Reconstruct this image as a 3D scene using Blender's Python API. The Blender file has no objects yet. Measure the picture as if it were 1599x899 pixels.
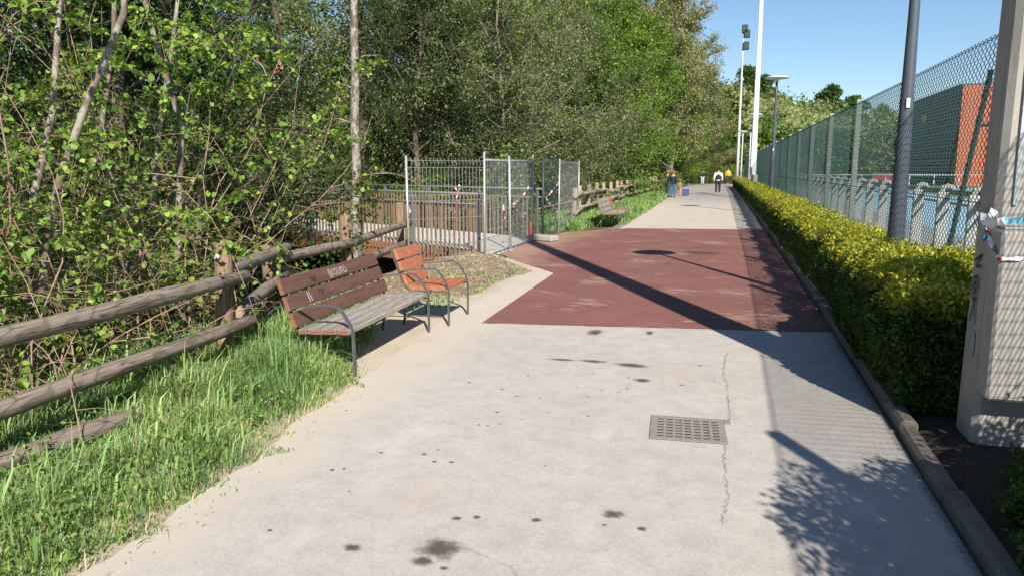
import bpy, math, random
import numpy as np
from mathutils import Vector, Matrix, noise as mn

S = bpy.context.scene
C = S.collection
rng = np.random.default_rng(7)
random.seed(7)

# ------------------------------------------------------------------ camera
CAMH = 1.65
cam_d = bpy.data.cameras.new('camera')
cam = bpy.data.objects.new('camera', cam_d)
C.objects.link(cam)
S.camera = cam
cam_d.sensor_width = 36.0
cam_d.lens = 36.0 * 1170.0 / 1599.0
cam_d.clip_start = 0.05
cam_d.clip_end = 6000
cam.location = (0, 0, CAMH)
cam.rotation_euler = (math.radians(90 - 9.009), 0, math.radians(16.17))

# ------------------------------------------------------------------ sky and sun
SUN_EL = math.radians(35.2)
SH = Vector((-0.461, 0.887, 0)).normalized()          # the way shadows fall on the ground
w = bpy.data.worlds.new('World')
S.world = w
w.use_nodes = True
wn = w.node_tree
wn.nodes.clear()
sky = wn.nodes.new('ShaderNodeTexSky')
sky.sky_type = 'NISHITA'
sky.sun_disc = False
sky.sun_elevation = SUN_EL
sky.sun_rotation = math.atan2(-SH.x, -SH.y)
sky.altitude = 0
sky.air_density = 1.0
sky.dust_density = 0.0
sky.ozone_density = 4.5
bg = wn.nodes.new('ShaderNodeBackground')
bg.inputs['Strength'].default_value = 0.076
wo = wn.nodes.new('ShaderNodeOutputWorld')
wn.links.new(sky.outputs[0], bg.inputs[0])
wn.links.new(bg.outputs[0], wo.inputs[0])
sun_d = bpy.data.lights.new('sun', 'SUN')
sun_d.energy = 5.0
sun_d.angle = math.radians(0.53)
sun_d.color = (1.0, 0.93, 0.82)
sun = bpy.data.objects.new('sun', sun_d)
C.objects.link(sun)
ldir = Vector((SH.x * math.cos(SUN_EL), SH.y * math.cos(SUN_EL), -math.sin(SUN_EL)))
sun.rotation_euler = ldir.to_track_quat('-Z', 'Y').to_euler()
S.view_settings.view_transform = 'Standard'
S.view_settings.look = 'None'
S.view_settings.exposure = 0.75
S.view_settings.gamma = 1.0
S.view_settings.use_curve_mapping = False
S.render.engine = 'CYCLES'
S.cycles.max_bounces = 6
S.cycles.transparent_max_bounces = 8
S.cycles.use_denoising = True

# ------------------------------------------------------------------ materials
class NT:
    def __init__(self, name):
        self.m = bpy.data.materials.new(name)
        self.m.use_nodes = True
        self.t = self.m.node_tree
        self.b = self.t.nodes['Principled BSDF']
        self.out = self.t.nodes['Material Output']
        self.b.inputs['Roughness'].default_value = 0.8
        self.b.inputs['Specular IOR Level'].default_value = 0.25
    def n(self, ty, **k):
        x = self.t.nodes.new('ShaderNode' + ty)
        for a, v in k.items():
            setattr(x, a, v)
        return x
    def l(self, a, b):
        self.t.links.new(a, b)
    def pos(self, scale=(1, 1, 1), obj=False):
        if obj:
            s = self.n('TexCoord').outputs['Object']
        else:
            s = self.n('NewGeometry').outputs['Position']
        mp = self.n('Mapping')
        mp.inputs['Scale'].default_value = scale
        self.l(s, mp.inputs['Vector'])
        return mp.outputs[0]
    def noise(self, vec, scale, detail=4, rough=0.55, dist=0.0):
        x = self.n('TexNoise')
        x.inputs['Scale'].default_value = scale
        x.inputs['Detail'].default_value = detail
        x.inputs['Roughness'].default_value = rough
        x.inputs['Distortion'].default_value = dist
        self.l(vec, x.inputs['Vector'])
        return x.outputs['Fac']
    def ramp(self, fac, stops):
        r = self.n('ValToRGB')
        e = r.color_ramp.elements
        while len(e) < len(stops):
            e.new(0.5)
        for q, (p, c) in zip(e, stops):
            q.position = p
            q.color = (c[0], c[1], c[2], 1) if isinstance(c, (tuple, list)) else (c, c, c, 1)
        self.l(fac, r.inputs[0])
        return r.outputs[0]
    def mix(self, fac, a, b, mode='MIX'):
        x = self.n('Mix', data_type='RGBA', blend_type=mode)
        for s, v in ((x.inputs[0], fac), (x.inputs[6], a), (x.inputs[7], b)):
            if hasattr(v, 'links') or hasattr(v, 'is_linked'):
                self.l(v, s)
            elif isinstance(v, (int, float)):
                s.default_value = v
            else:
                s.default_value = (v[0], v[1], v[2], 1)
        return x.outputs[2]
    def math(self, op, a, b=0.0, c=0.0):
        x = self.n('Math', operation=op)
        for s, v in zip(x.inputs, (a, b, c)):
            if isinstance(v, (int, float)):
                s.default_value = v
            else:
                self.l(v, s)
        return x.outputs[0]
    def sepx(self, vec):
        x = self.n('SeparateXYZ')
        self.l(vec, x.inputs[0])
        return x.outputs
    def smooth(self, v, a, b):
        x = self.n('MapRange', interpolation_type='SMOOTHSTEP')
        self.l(v, x.inputs[0])
        x.inputs[1].default_value = a
        x.inputs[2].default_value = b
        return x.outputs[0]
    def col(self, c):
        if isinstance(c, (tuple, list)):
            self.b.inputs['Base Color'].default_value = (c[0], c[1], c[2], 1)
        else:
            self.l(c, self.b.inputs['Base Color'])
    def bump(self, h, strength=0.3, dist=0.01):
        x = self.n('Bump')
        x.inputs['Strength'].default_value = strength
        x.inputs['Distance'].default_value = dist
        self.l(h, x.inputs['Height'])
        self.l(x.outputs[0], self.b.inputs['Normal'])
    def set(self, **k):
        for a, v in k.items():
            self.b.inputs[a.replace('_', ' ')].default_value = v
        return self

def simple(name, c, var=0.25, scale=12.0, rough=0.7, spec=0.25, metal=0.0, obj=True, bump=0.0):
    q = NT(name)
    f = q.noise(q.pos(obj=obj), scale, 5, 0.6)
    lo = tuple(v * (1 - var) for v in c)
    hi = tuple(min(1, v * (1 + var)) for v in c)
    q.col(q.ramp(f, [(0.3, lo), (0.7, hi)]))
    q.b.inputs['Roughness'].default_value = rough
    q.b.inputs['Specular IOR Level'].default_value = spec
    q.b.inputs['Metallic'].default_value = metal
    if bump:
        q.bump(f, bump, 0.01)
    return q.m

def leaf_mat(name, trans=0.35, rough=0.5):
    q = NT(name)
    a = q.n('Attribute', attribute_name='col')
    q.col(a.outputs['Color'])
    q.b.inputs['Roughness'].default_value = rough
    q.b.inputs['Specular IOR Level'].default_value = 0.3
    tr = q.n('BsdfTranslucent')
    br = q.mix(1.0, a.outputs['Color'], (1.25, 1.3, 0.6), 'MULTIPLY')
    q.l(br, tr.inputs[0])
    ms = q.n('MixShader')
    ms.inputs[0].default_value = trans
    q.l(q.b.outputs[0], ms.inputs[1])
    q.l(tr.outputs[0], ms.inputs[2])
    q.l(ms.outputs[0], q.out.inputs['Surface'])
    return q.m

M = {}
M['leaf'] = leaf_mat('leaf')
M['grass'] = leaf_mat('grass_blade', 0.3, 0.6)
q = NT('straw'); q.col(q.n('Attribute', attribute_name='col').outputs['Color']); M['straw'] = q.m

# concrete footpath
q = NT('path_concrete')
P = q.pos()
big = q.noise(P, 0.7, 4, 0.6)
mid = q.noise(P, 6, 5, 0.65)
fine = q.noise(P, 70, 6, 0.8)
vor = q.n('TexVoronoi'); vor.inputs['Scale'].default_value = 90; q.l(P, vor.inputs['Vector'])
c = q.ramp(big, [(0.3, (0.37, 0.335, 0.30)), (0.55, (0.44, 0.40, 0.365)), (0.75, (0.50, 0.455, 0.41))])
c = q.mix(0.4, c, q.ramp(mid, [(0.35, (0.33, 0.30, 0.27)), (0.65, (0.56, 0.51, 0.46))]))
c = q.mix(0.32, c, q.ramp(fine, [(0.34, (0.22, 0.2, 0.19)), (0.5, (0.45, 0.42, 0.39)), (0.68, (0.66, 0.62, 0.57))]))
spk = q.math('LESS_THAN', vor.outputs['Distance'], 0.16)
c = q.mix(q.math('MULTIPLY', spk, 0.22), c, (0.2, 0.19, 0.18))
sx, sy, sz = q.sepx(P)
warp = q.math('ADD', sx, q.math('MULTIPLY', q.math('SUBTRACT', q.noise(P, 1.6, 5, 0.6), 0.5), 0.9))
sand = q.smooth(warp, -2.05, -2.6)
c = q.mix(q.math('MULTIPLY', sand, 0.85), c, (0.52, 0.455, 0.375))
ys = q.math('ADD', sy, q.math('MULTIPLY', q.noise(P, 0.6, 4), 6.0))
far = q.math('MULTIPLY', q.smooth(ys, 18.0, 23.0), q.smooth(ys, 46.0, 30.0))
c = q.mix(q.math('MULTIPLY', far, 0.7), c, (0.50, 0.44, 0.35))
grey = q.smooth(ys, 34.0, 52.0)
c = q.mix(q.math('MULTIPLY', grey, 0.7), c, (0.24, 0.225, 0.22))
rust = q.math('MULTIPLY', q.smooth(q.noise(P, 1.1, 3), 0.54, 0.72), 0.5)
lt_ = q.math('MULTIPLY', q.smooth(q.noise(q.pos((1, .35, 1)), 2.3, 5, .65), .55, .7), .5)
c = q.mix(lt_, c, (.56, .52, .47))
c = q.mix(rust, c, (0.43, 0.35, 0.31))
q.col(c); q.set(Roughness=0.9); q.bump(q.math('ADD', fine, mid), 0.35, 0.004)
M['path'] = q.m

# red surfacing, scuffed
q = NT('red_surfacing')
P = q.pos()
Ps = q.pos((1.0, 4.5, 1.0))
f1 = q.noise(P, 1.2, 4)
f2 = q.noise(P, 45, 6, 0.8)
c = q.ramp(f1, [(0.3, (0.185, 0.076, 0.064)), (0.7, (0.265, 0.122, 0.103))])
c = q.mix(0.45, c, q.ramp(f2, [(0.35, (0.07, 0.03, 0.026)), (0.7, (0.32, 0.15, 0.12))]))
sc = q.noise(Ps, 3.0, 9, 0.74, 0.6)
patch = q.noise(P, 0.9, 3)
scm = q.smooth(q.math('ADD', sc, q.math('MULTIPLY', q.math('SUBTRACT', patch, 0.5), 0.75)), 0.585, 0.67)
c = q.mix(q.math('MULTIPLY', scm, 0.5), c, (0.46, 0.35, 0.27))
sc2 = q.smooth(q.noise(Ps, 9, 5, 0.7), 0.6, 0.75)
c = q.mix(q.math('MULTIPLY', sc2, 0.4), c, (0.42, 0.25, 0.2))
dk = q.smooth(q.noise(P, 2.3, 3), 0.6, 0.75)
c = q.mix(q.math('MULTIPLY', dk, 0.25), c, (0.09, 0.04, 0.035))
sx, sy, sz = q.sepx(P)
dust = q.smooth(q.math('ADD', sx, q.math('MULTIPLY', q.noise(P, 2.2, 5), 1.6)), -2.1, -3.2)
c = q.mix(q.math('MULTIPLY', dust, 0.55), c, (0.40, 0.27, 0.19))
q.col(c); q.set(Roughness=0.85); q.bump(f2, 0.3, 0.004)
M['red'] = q.m

# ground: soil on the left bank, mown grass on the right
q = NT('ground_soil')
P = q.pos()
f1 = q.noise(P, 1.4, 6, 0.65)
f2 = q.noise(P, 25, 5, 0.7)
soil = q.ramp(f2, [(0.3, (0.055, 0.04, 0.026)), (0.55, (0.13, 0.098, 0.065)), (0.75, (0.2, 0.155, 0.105))])
grn = q.ramp(f2, [(0.3, (0.035, 0.06, 0.014)), (0.7, (0.1, 0.14, 0.035))])
c = q.mix(q.smooth(f1, 0.42, 0.6), soil, grn)
sx, sy, sz = q.sepx(P)
verge = q.smooth(q.math('ADD', sx, q.math('MULTIPLY', f1, 0.8)), -3.1, -2.4)
c = q.mix(q.math('MULTIPLY', verge, q.smooth(sx, 1.0, 0.0)), c, q.ramp(f2, [(0.3, (0.28, 0.23, 0.16)), (0.7, (0.5, 0.42, 0.32))]))
right = q.smooth(sx, 3.0, 3.3)
c = q.mix(right, c, q.ramp(q.noise(P, 3, 5), [(0.3, (0.09, 0.15, 0.03)), (0.7, (0.17, 0.24, 0.06))]))
q.col(c); q.set(Roughness=0.95); q.bump(f2, 0.6, 0.03)
M['ground'] = q.m

q = NT('sand')
P = q.pos()
f2 = q.noise(P, 60, 5, 0.7); f1 = q.noise(P, 2.5, 5, 0.6)
c = q.mix(0.4, q.ramp(f1, [(0.3, (0.43, 0.365, 0.29)), (0.7, (0.55, 0.48, 0.39))]), q.ramp(f2, [(0.3, (0.3, 0.24, 0.17)), (0.7, (0.6, 0.52, 0.42))]))
q.col(c); q.set(Roughness=0.95); q.bump(f2, 0.4, 0.006)
M['sand'] = q.m
q = NT('bed_soil')
P = q.pos(); f2 = q.noise(P, 40, 6, 0.75)
q.col(q.ramp(f2, [(0.3, (0.03, 0.022, 0.016)), (0.6, (0.085, 0.062, 0.042)), (0.8, (0.17, 0.13, 0.09))])); q.set(Roughness=0.95); q.bump(f2, 0.9, 0.02)
M['bedsoil'] = q.m
q = NT('mulch')
P = q.pos()
f2 = q.noise(P, 38, 6, 0.75); f1 = q.noise(P, 2.0, 5, 0.6)
c = q.mix(0.55, q.ramp(f1, [(0.3, (0.2, 0.15, 0.1)), (0.7, (0.36, 0.28, 0.2))]), q.ramp(f2, [(0.32, (0.08, 0.06, 0.04)), (0.68, (0.46, 0.38, 0.27))]))
q.col(c); q.set(Roughness=0.95); q.bump(f2, 0.8, 0.02)
M['mulch'] = q.m

def concrete(name, base, dark=0.45, rough=0.85):
    q = NT(name)
    P = q.pos()
    f1 = q.noise(P, 3.0, 6, 0.65); f2 = q.noise(P, 70, 4, 0.7)
    Pst = q.pos((6, 6, 0.8)); st = q.noise(Pst, 2.0, 5, 0.6)
    c = q.ramp(f1, [(0.3, tuple(v * 0.8 for v in base)), (0.7, tuple(v * 1.12 for v in base))])
    c = q.mix(q.math('MULTIPLY', q.smooth(st, 0.52, 0.72), dark), c, tuple(v * 0.42 for v in base))
    c = q.mix(0.2, c, q.ramp(f2, [(0.35, tuple(v * 0.5 for v in base)), (0.7, tuple(min(1, v * 1.3) for v in base))]))
    q.col(c); q.set(Roughness=rough); q.bump(f2, 0.3, 0.004)
    return q.m
M['concrete'] = concrete('pylon_concrete', (0.34, 0.32, 0.29), 0.6)
M['kerb'] = concrete('kerb_concrete', (0.17, 0.15, 0.125), 0.6)
M['fincon'] = concrete('white_concrete', (0.36, 0.355, 0.34), 0.35)
M['footcon'] = concrete('grey_concrete', (0.36, 0.34, 0.31), 0.3)

def wood(name, c1, c2, scale=1.0, axis=0, rough=0.8, ring=0.5):
    q = NT(name)
    s = [9.0, 9.0, 9.0]; s[axis] = 0.9
    P = q.pos(tuple(s), obj=True)
    wv = q.noise(P, 2.2 * scale, 6, 0.65, 1.6)
    sx_ = [1.0, 1.0, 1.0]; sx_[axis] = 0.28
    P2 = q.pos(tuple(sx_), obj=True)
    wt = q.n('TexNoise'); wt.inputs['Scale'].default_value = 5.0; wt.inputs['Detail'].default_value = 2
    q.l(P2, wt.inputs['Vector'])
    rings = q.math('PINGPONG', q.math('MULTIPLY', wt.outputs['Fac'], 14.0), 1.0)
    c = q.ramp(wv, [(0.3, c1), (0.7, c2)])
    c = q.mix(q.math('MULTIPLY', q.smooth(rings, 0.6, 0.95), ring), c, tuple(v * 0.5 for v in c1))
    s3 = [16.0, 16.0, 16.0]; s3[axis] = .55
    ck = q.noise(q.pos(tuple(s3), obj=True), 1.6, 3, .5, .3)
    line = q.smooth(q.math('ABSOLUTE', q.math('SUBTRACT', ck, .5)), .022, .004)
    c = q.mix(q.math('MULTIPLY', line, min(.8, ring * 1.5)), c, tuple(v * .22 for v in c1))
    kn = q.n('TexVoronoi'); kn.inputs['Scale'].default_value = 3.2; q.l(q.pos(tuple(.5 if i == axis else 1.0 for i in range(3)), obj=True), kn.inputs['Vector'])
    c = q.mix(q.math('MULTIPLY', q.smooth(kn.outputs['Distance'], .09, .04), min(.7, ring * 1.3)), c, tuple(v * .35 for v in c1))
    q.col(c); q.set(Roughness=rough); q.bump(q.math('SUBTRACT', wv, q.math('MULTIPLY', line, ring)), 0.6, 0.008)
    return q.m
M['log'] = wood('log_wood', (0.165, 0.13, 0.105), (0.30, 0.245, 0.2), 1.0, 0, 0.85, 0.55)
M['post'] = wood('post_wood', (0.19, 0.125, 0.08), (0.34, 0.235, 0.16), 1.0, 2, 0.85, 0.35)
M['palepost'] = wood('pale_post_wood', (0.27, 0.2, 0.135), (0.44, 0.34, 0.25), 1.0, 2, 0.85, 0.3)
M['palelog'] = wood('pale_log_wood', (0.25, 0.2, 0.15), (0.42, 0.34, 0.27), 1.0, 0, 0.85, 0.35)
M['cut'] = wood('log_end', (0.33, 0.24, 0.16), (0.45, 0.34, 0.24), 2.0, 0, 0.85, 0.3)
M['benchback'] = wood('bench_brown', (0.105, 0.052, 0.038), (0.165, 0.088, 0.066), 1.0, 0, 0.55, 0.15)
M['benchend'] = wood('bench_orange_brown', (0.19, 0.08, 0.045), (0.27, 0.12, 0.07), 1.0, 0, 0.6, 0.1)
M['benchseat'] = wood('bench_weathered', (0.22, 0.19, 0.165), (0.40, 0.36, 0.32), 1.2, 0, 0.8, 0.35)
M['chair'] = wood('chair_orange', (0.34, 0.115, 0.055), (0.46, 0.175, 0.09), 1.0, 0, 0.55, 0.12)
M['plank'] = wood('deck_plank', (0.42, 0.4, 0.37), (0.62, 0.58, 0.53), 1.0, 1, 0.85, 0.2)
M['picket'] = wood('picket_wood', (0.15, 0.10, 0.065), (0.28, 0.2, 0.13), 1.0, 2, 0.8, 0.2)
M['beam'] = wood('rust_beam', (0.2, 0.085, 0.04), (0.38, 0.18, 0.09), 1.0, 0, 0.8, 0.2)
M['greysteel'] = simple('grey_steel', (0.1, 0.105, 0.105), 0.2, 20, 0.5, 0.4, 0.2)
M['galv'] = simple('galvanised_steel', (0.42, 0.44, 0.45), 0.2, 30, 0.45, 0.5, 0.45)
M['railsteel'] = simple('rail_steel', (0.17, 0.175, 0.18), 0.2, 20, 0.5, 0.4, 0.3)
M['meshgreen'] = simple('green_wire', (0.045, 0.095, 0.09), 0.2, 20, 0.5, 0.4)
M['darkpost'] = simple('dark_green_post', (0.03, 0.045, 0.042), 0.2, 20, 0.5, 0.4)
M['fpost'] = simple('fence_post_concrete', (0.27, 0.29, 0.27), 0.25, 9, 0.85)
M['lamppost'] = simple('lamp_post_paint', (0.062, 0.075, 0.095), 0.15, 8, 0.45, 0.4, 0.0)
M['whitepaint'] = simple('white_paint', (0.5, 0.51, 0.53), 0.08, 6, 0.5, 0.4)
M['lampgrey'] = simple('lamp_head_grey', (0.5, 0.51, 0.52), 0.1, 6, 0.45, 0.4)
M['blue'] = simple('blue_track', (0.25, 0.43, 0.57), 0.12, 1.5, 0.8, 0.2, obj=False)
M['greyap'] = simple('grey_apron', (0.27, 0.28, 0.28), 0.15, 2, 0.9, 0.2, obj=False)
M['turf'] = simple('infield_turf', (0.16, 0.24, 0.05), 0.2, 2, 0.95, 0.1, obj=False)
M['orange'] = simple('orange_wall', (0.40, 0.115, 0.058), 0.06, 1, 0.7)
M['darkwall'] = simple('dark_grey_panel', (0.13, 0.135, 0.15), 0.2, 1, 0.6)
M['darkroof'] = simple('roof_edge', (0.1, 0.1, 0.105), 0.2, 1, 0.7)
M['glass'] = simple('window_glass', (0.03, 0.04, 0.05), 0.2, 1, 0.1, 0.6)
M['redplastic'] = simple('red_plastic', (0.55, 0.03, 0.03), 0.1, 6, 0.45, 0.4)
M['black'] = simple('black_paint', (0.015, 0.015, 0.017), 0.2, 10, 0.7)
M['ink'] = simple('black_ink', (0.03, 0.03, 0.035), 0.2, 10, 0.8)
M['white_ink'] = simple('white_ink', (0.45, 0.42, 0.41), 0.15, 40, 0.8)
M['iron'] = simple('cast_iron', (0.27, 0.235, 0.21), 0.2, 40, 0.75, 0.3, 0.1)
M['dirt'] = simple('grate_dirt', (0.05, 0.042, 0.036), 0.3, 40, 0.95)
M['hillgrass'] = simple('hill_grass', (0.19, 0.215, 0.09), 0.25, 0.03, 0.95, 0.1, obj=False)
M['water'] = simple('stream_water', (0.02, 0.025, 0.02), 0.2, 1, 0.08, 0.5, obj=False)
M['redboard'] = simple('red_hoarding', (0.22, 0.03, 0.04), 0.1, 2, 0.6)
M['skin'] = simple('skin', (0.5, 0.29, 0.2), 0.06, 8, 0.6)

def bark(name, base, lich, amt):
    q = NT(name)
    P = q.pos((1, 1, 0.5), obj=True)
    f = q.noise(P, 14, 6, 0.7); g_ = q.noise(P, 9, 6, 0.75)
    c = q.ramp(f, [(0.3, tuple(v * 0.55 for v in base)), (0.7, tuple(v * 1.3 for v in base))])
    c = q.mix(q.math('MULTIPLY', q.smooth(g_, 0.47, 0.56), amt), c, lich)
    q.col(c); q.set(Roughness=0.9); q.bump(f, 0.7, 0.02)
    return q.m
M['bark'] = bark('bark_brown', (0.105, 0.08, 0.058), (0.2, 0.18, 0.14), 0.4)
M['birch'] = bark('bark_lichen', (0.14, 0.11, 0.09), (0.36, 0.34, 0.3), 0.85)
M['bark2'] = bark('bark_hazel', (0.17, 0.13, 0.10), (0.36, 0.335, 0.29), 0.75)
M['twig'] = bark('twig_grey', (0.15, 0.128, 0.1), (0.26, 0.22, 0.17), 0.5)
M['stem'] = bark('hazel_stem', (0.33, 0.2, 0.145), (0.42, 0.33, 0.27), 0.5)
M['rawwood'] = simple('torn_wood', (0.5, 0.27, 0.13), 0.25, 20, 0.85)

q = NT('barrier_tape')
uvx = q.n('Attribute', attribute_name='col')
st = q.math('GREATER_THAN', q.math('FRACT', uvx.outputs['Fac']), 0.5)
q.col(q.mix(st, (0.55, 0.53, 0.53), (0.36, 0.07, 0.075))); q.set(Roughness=0.4); M['tape'] = q.m
q = NT('blue_white_tape')
uvx = q.n('Attribute', attribute_name='col')
fr = q.math('FRACT', uvx.outputs['Fac'])
c = q.mix(q.math('GREATER_THAN', fr, 0.62), (0.72, 0.73, 0.74), (0.12, 0.33, 0.44))
c = q.mix(q.math('GREATER_THAN', fr, 0.92), c, (0.5, 0.06, 0.06))
q.col(c); q.set(Roughness=0.4); M['tape2'] = q.m

def stain_mat(name, c, lo, hi, amt):
    q = NT(name)
    q.col(c); q.set(Roughness=0.8)
    a = q.n('Attribute', attribute_name='col').outputs['Fac']
    f = q.noise(q.pos(), 30, 5, 0.7)
    v = q.math('ADD', a, q.math('MULTIPLY', q.math('SUBTRACT', f, 0.5), 0.9))
    fac = q.math('MULTIPLY', q.smooth(v, lo, hi), amt)
    tp = q.n('BsdfTransparent'); ms = q.n('MixShader')
    q.l(fac, ms.inputs[0]); q.l(tp.outputs[0], ms.inputs[1]); q.l(q.b.outputs[0], ms.inputs[2])
    q.l(ms.outputs[0], q.out.inputs['Surface'])
    return q.m
M['stain'] = stain_mat('oil_stain', (0.09, 0.075, 0.066), 0.12, 0.85, 0.74)
M['crack'] = stain_mat('crack_dirt', (0.12, 0.1, 0.085), 0.5, 1.0, 0.5)

# ------------------------------------------------------------------ mesh helpers
class MB:
    """collects vertices and faces, then links ONE mesh object"""
    def __init__(self):
        self.v = []; self.f = []; self.a = []; self.useattr = False
    def add(self, vs, fs, at=None):
        o = len(self.v)
        self.v.extend([tuple(x) for x in vs])
        self.f.extend([tuple(i + o for i in q_) for q_ in fs])
        if at is not None:
            self.useattr = True
            self.a.extend(at)
        return self
    def box(self, x0, x1, y0, y1, z0, z1, mat=None):
        vs = [(x, y, z) for z in (z0, z1) for y in (y0, y1) for x in (x0, x1)]
        if mat is not None:
            vs = [tuple(mat @ Vector(v)) for v in vs]
        return self.add(vs, [(0, 2, 3, 1), (4, 5, 7, 6), (0, 1, 5, 4), (2, 6, 7, 3), (0, 4, 6, 2), (1, 3, 7, 5)])
    def cbox(self, x0, x1, y0, y1, z0, z1, b=0.006, mat=None):
        """a box with chamfered edges"""
        vs = []
        for sx_, X in ((1, x0), (-1, x1)):
            for sy_, Y in ((1, y0), (-1, y1)):
                for sz_, Z in ((1, z0), (-1, z1)):
                    vs += [(X, Y + sy_ * b, Z + sz_ * b), (X + sx_ * b, Y, Z + sz_ * b), (X + sx_ * b, Y + sy_ * b, Z)]
        if mat is not None:
            vs = [tuple(mat @ Vector(v)) for v in vs]
        k = lambda i, j, l, ax: ((i * 2 + j) * 2 + l) * 3 + ax
        fs = []
        for s in (0, 1):
            fs.append([k(s, 0, 0, 0), k(s, 0, 1, 0), k(s, 1, 1, 0), k(s, 1, 0, 0)])
            fs.append([k(0, s, 0, 1), k(0, s, 1, 1), k(1, s, 1, 1), k(1, s, 0, 1)])
            fs.append([k(0, 0, s, 2), k(0, 1, s, 2), k(1, 1, s, 2), k(1, 0, s, 2)])
        for a in (0, 1):
            for b_ in (0, 1):
                fs.append([k(a, b_, 0, 0), k(a, b_, 1, 0), k(a, b_, 1, 1), k(a, b_, 0, 1)])
                fs.append([k(a, 0, b_, 0), k(a, 1, b_, 0), k(a, 1, b_, 2), k(a, 0, b_, 2)])
                fs.append([k(0, a, b_, 1), k(1, a, b_, 1), k(1, a, b_, 2), k(0, a, b_, 2)])
                for c_ in (0, 1):
                    fs.append([k(a, b_, c_, 0), k(a, b_, c_, 1), k(a, b_, c_, 2)])
        return self.add(vs, fs)
    def tube(self, pts, rad, n=8, cap=True, wob=0.0):
        pts = [Vector(p) for p in pts]
        if isinstance(rad, (int, float)):
            rad = [rad] * len(pts)
        vs = []; fs = []
        ref = Vector((0.13, 0.21, 1)) if abs((pts[-1] - pts[0]).normalized().z) < 0.85 else Vector((1, 0.17, 0.1))
        for i, p in enumerate(pts):
            t = (pts[min(i + 1, len(pts) - 1)] - pts[max(i - 1, 0)]).normalized()
            u = t.cross(ref).normalized(); v = t.cross(u)
            for k in range(n):
                a = 2 * math.pi * k / n
                r = rad[i] * (1 + (random.uniform(-wob, wob) if wob else 0))
                vs.append(p + u * (r * math.cos(a)) + v * (r * math.sin(a)))
        for i in range(len(pts) - 1):
            for k in range(n):
                fs.append((i * n + k, i * n + (k + 1) % n, (i + 1) * n + (k + 1) % n, (i + 1) * n + k))
        if cap:
            fs.append(tuple(range(n - 1, -1, -1)))
            fs.append(tuple((len(pts) - 1) * n + k for k in range(n)))
        return self.add(vs, fs)
    def lathe(self, prof, n=16, at=(0, 0, 0)):
        vs = [(at[0] + r * math.cos(2 * math.pi * k / n), at[1] + r * math.sin(2 * math.pi * k / n), at[2] + z) for r, z in prof for k in range(n)]
        fs = [(i * n + k, i * n + (k + 1) % n, (i + 1) * n + (k + 1) % n, (i + 1) * n + k) for i in range(len(prof) - 1) for k in range(n)]
        fs.append(tuple(range(n - 1, -1, -1))); fs.append(tuple((len(prof) - 1) * n + k for k in range(n)))
        return self.add(vs, fs)
    def flatbar(self, pts, wdir, wd, th):
        """a flat steel bar swept along pts, wide along wdir"""
        pts = [Vector(p) for p in pts]; W = Vector(wdir).normalized()
        vs = []; fs = []
        for i, p in enumerate(pts):
            t = (pts[min(i + 1, len(pts) - 1)] - pts[max(i - 1, 0)]).normalized()
            nn = t.cross(W).normalized()
            for a, b in ((-1, -1), (1, -1), (1, 1), (-1, 1)):
                vs.append(p + W * (a * wd / 2) + nn * (b * th / 2))
        for i in range(len(pts) - 1):
            for k in range(4):
                fs.append((i * 4 + k, i * 4 + (k + 1) % 4, i * 4 + 4 + (k + 1) % 4, i * 4 + 4 + k))
        fs.append((3, 2, 1, 0)); m_ = (len(pts) - 1) * 4; fs.append((m_, m_ + 1, m_ + 2, m_ + 3))
        return self.add(vs, fs)
    def mesh(self, name, mat, smooth=False):
        me = bpy.data.meshes.new(name)
        me.from_pydata(self.v, [], self.f)
        if self.useattr:
            at = me.attributes.new('col', 'FLOAT_COLOR', 'POINT')
            at.data.foreach_set('color', np.array([(a, a, a, 1) for a in self.a], dtype=np.float32).ravel())
        me.materials.append(M[mat] if isinstance(mat, str) else mat)
        if smooth:
            me.polygons.foreach_set('use_smooth', [True] * len(me.polygons))
        me.update()
        return me
    def build(self, name, mat, parent=None, smooth=False):
        return link(name, self.mesh(name, mat, smooth), parent)

def link(name, data, parent=None, loc=None, rot=None, sc=None):
    o = bpy.data.objects.new(name, data)
    C.objects.link(o)
    if parent: o.parent = parent
    if loc is not None: o.location = loc
    if rot is not None: o.rotation_euler = rot
    if sc is not None: o.scale = sc if not isinstance(sc, (int, float)) else (sc, sc, sc)
    return o

def tag(o, label=None, cat=None, group=None, kind=None):
    if label: o['label'] = label
    if cat: o['category'] = cat
    if group: o['group'] = group
    if kind: o['kind'] = kind
    return o

def thing(name, label, cat, loc=(0, 0, 0), rz=0, group=None):
    o = link(name, None, None, loc, (0, 0, rz))
    o.empty_display_size = 0.2
    return tag(o, label, cat, group)

def struct(o):
    return tag(o, kind='structure')

def npmesh(name, V, F, mat, cols=None, smooth=False):
    me = bpy.data.meshes.new(name)
    k = F.shape[1]
    me.vertices.add(len(V)); me.vertices.foreach_set('co', V.astype(np.float32).ravel())
    me.loops.add(F.size); me.loops.foreach_set('vertex_index', F.astype(np.int32).ravel())
    me.polygons.add(len(F)); me.polygons.foreach_set('loop_start', np.arange(0, F.size, k, dtype=np.int32))
    me.polygons.foreach_set('loop_total', np.full(len(F), k, dtype=np.int32))
    if smooth: me.polygons.foreach_set('use_smooth', np.ones(len(F), dtype=bool))
    if cols is not None:
        at = me.attributes.new('col', 'FLOAT_COLOR', 'POINT')
        c4 = np.ones((len(V), 4), dtype=np.float32); c4[:, :3] = cols
        at.data.foreach_set('color', c4.ravel())
    me.materials.append(M[mat] if isinstance(mat, str) else mat)
    me.update(calc_edges=True)
    return me

def unit(a):
    return a / np.maximum(np.linalg.norm(a, axis=1, keepdims=True), 1e-9)

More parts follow.
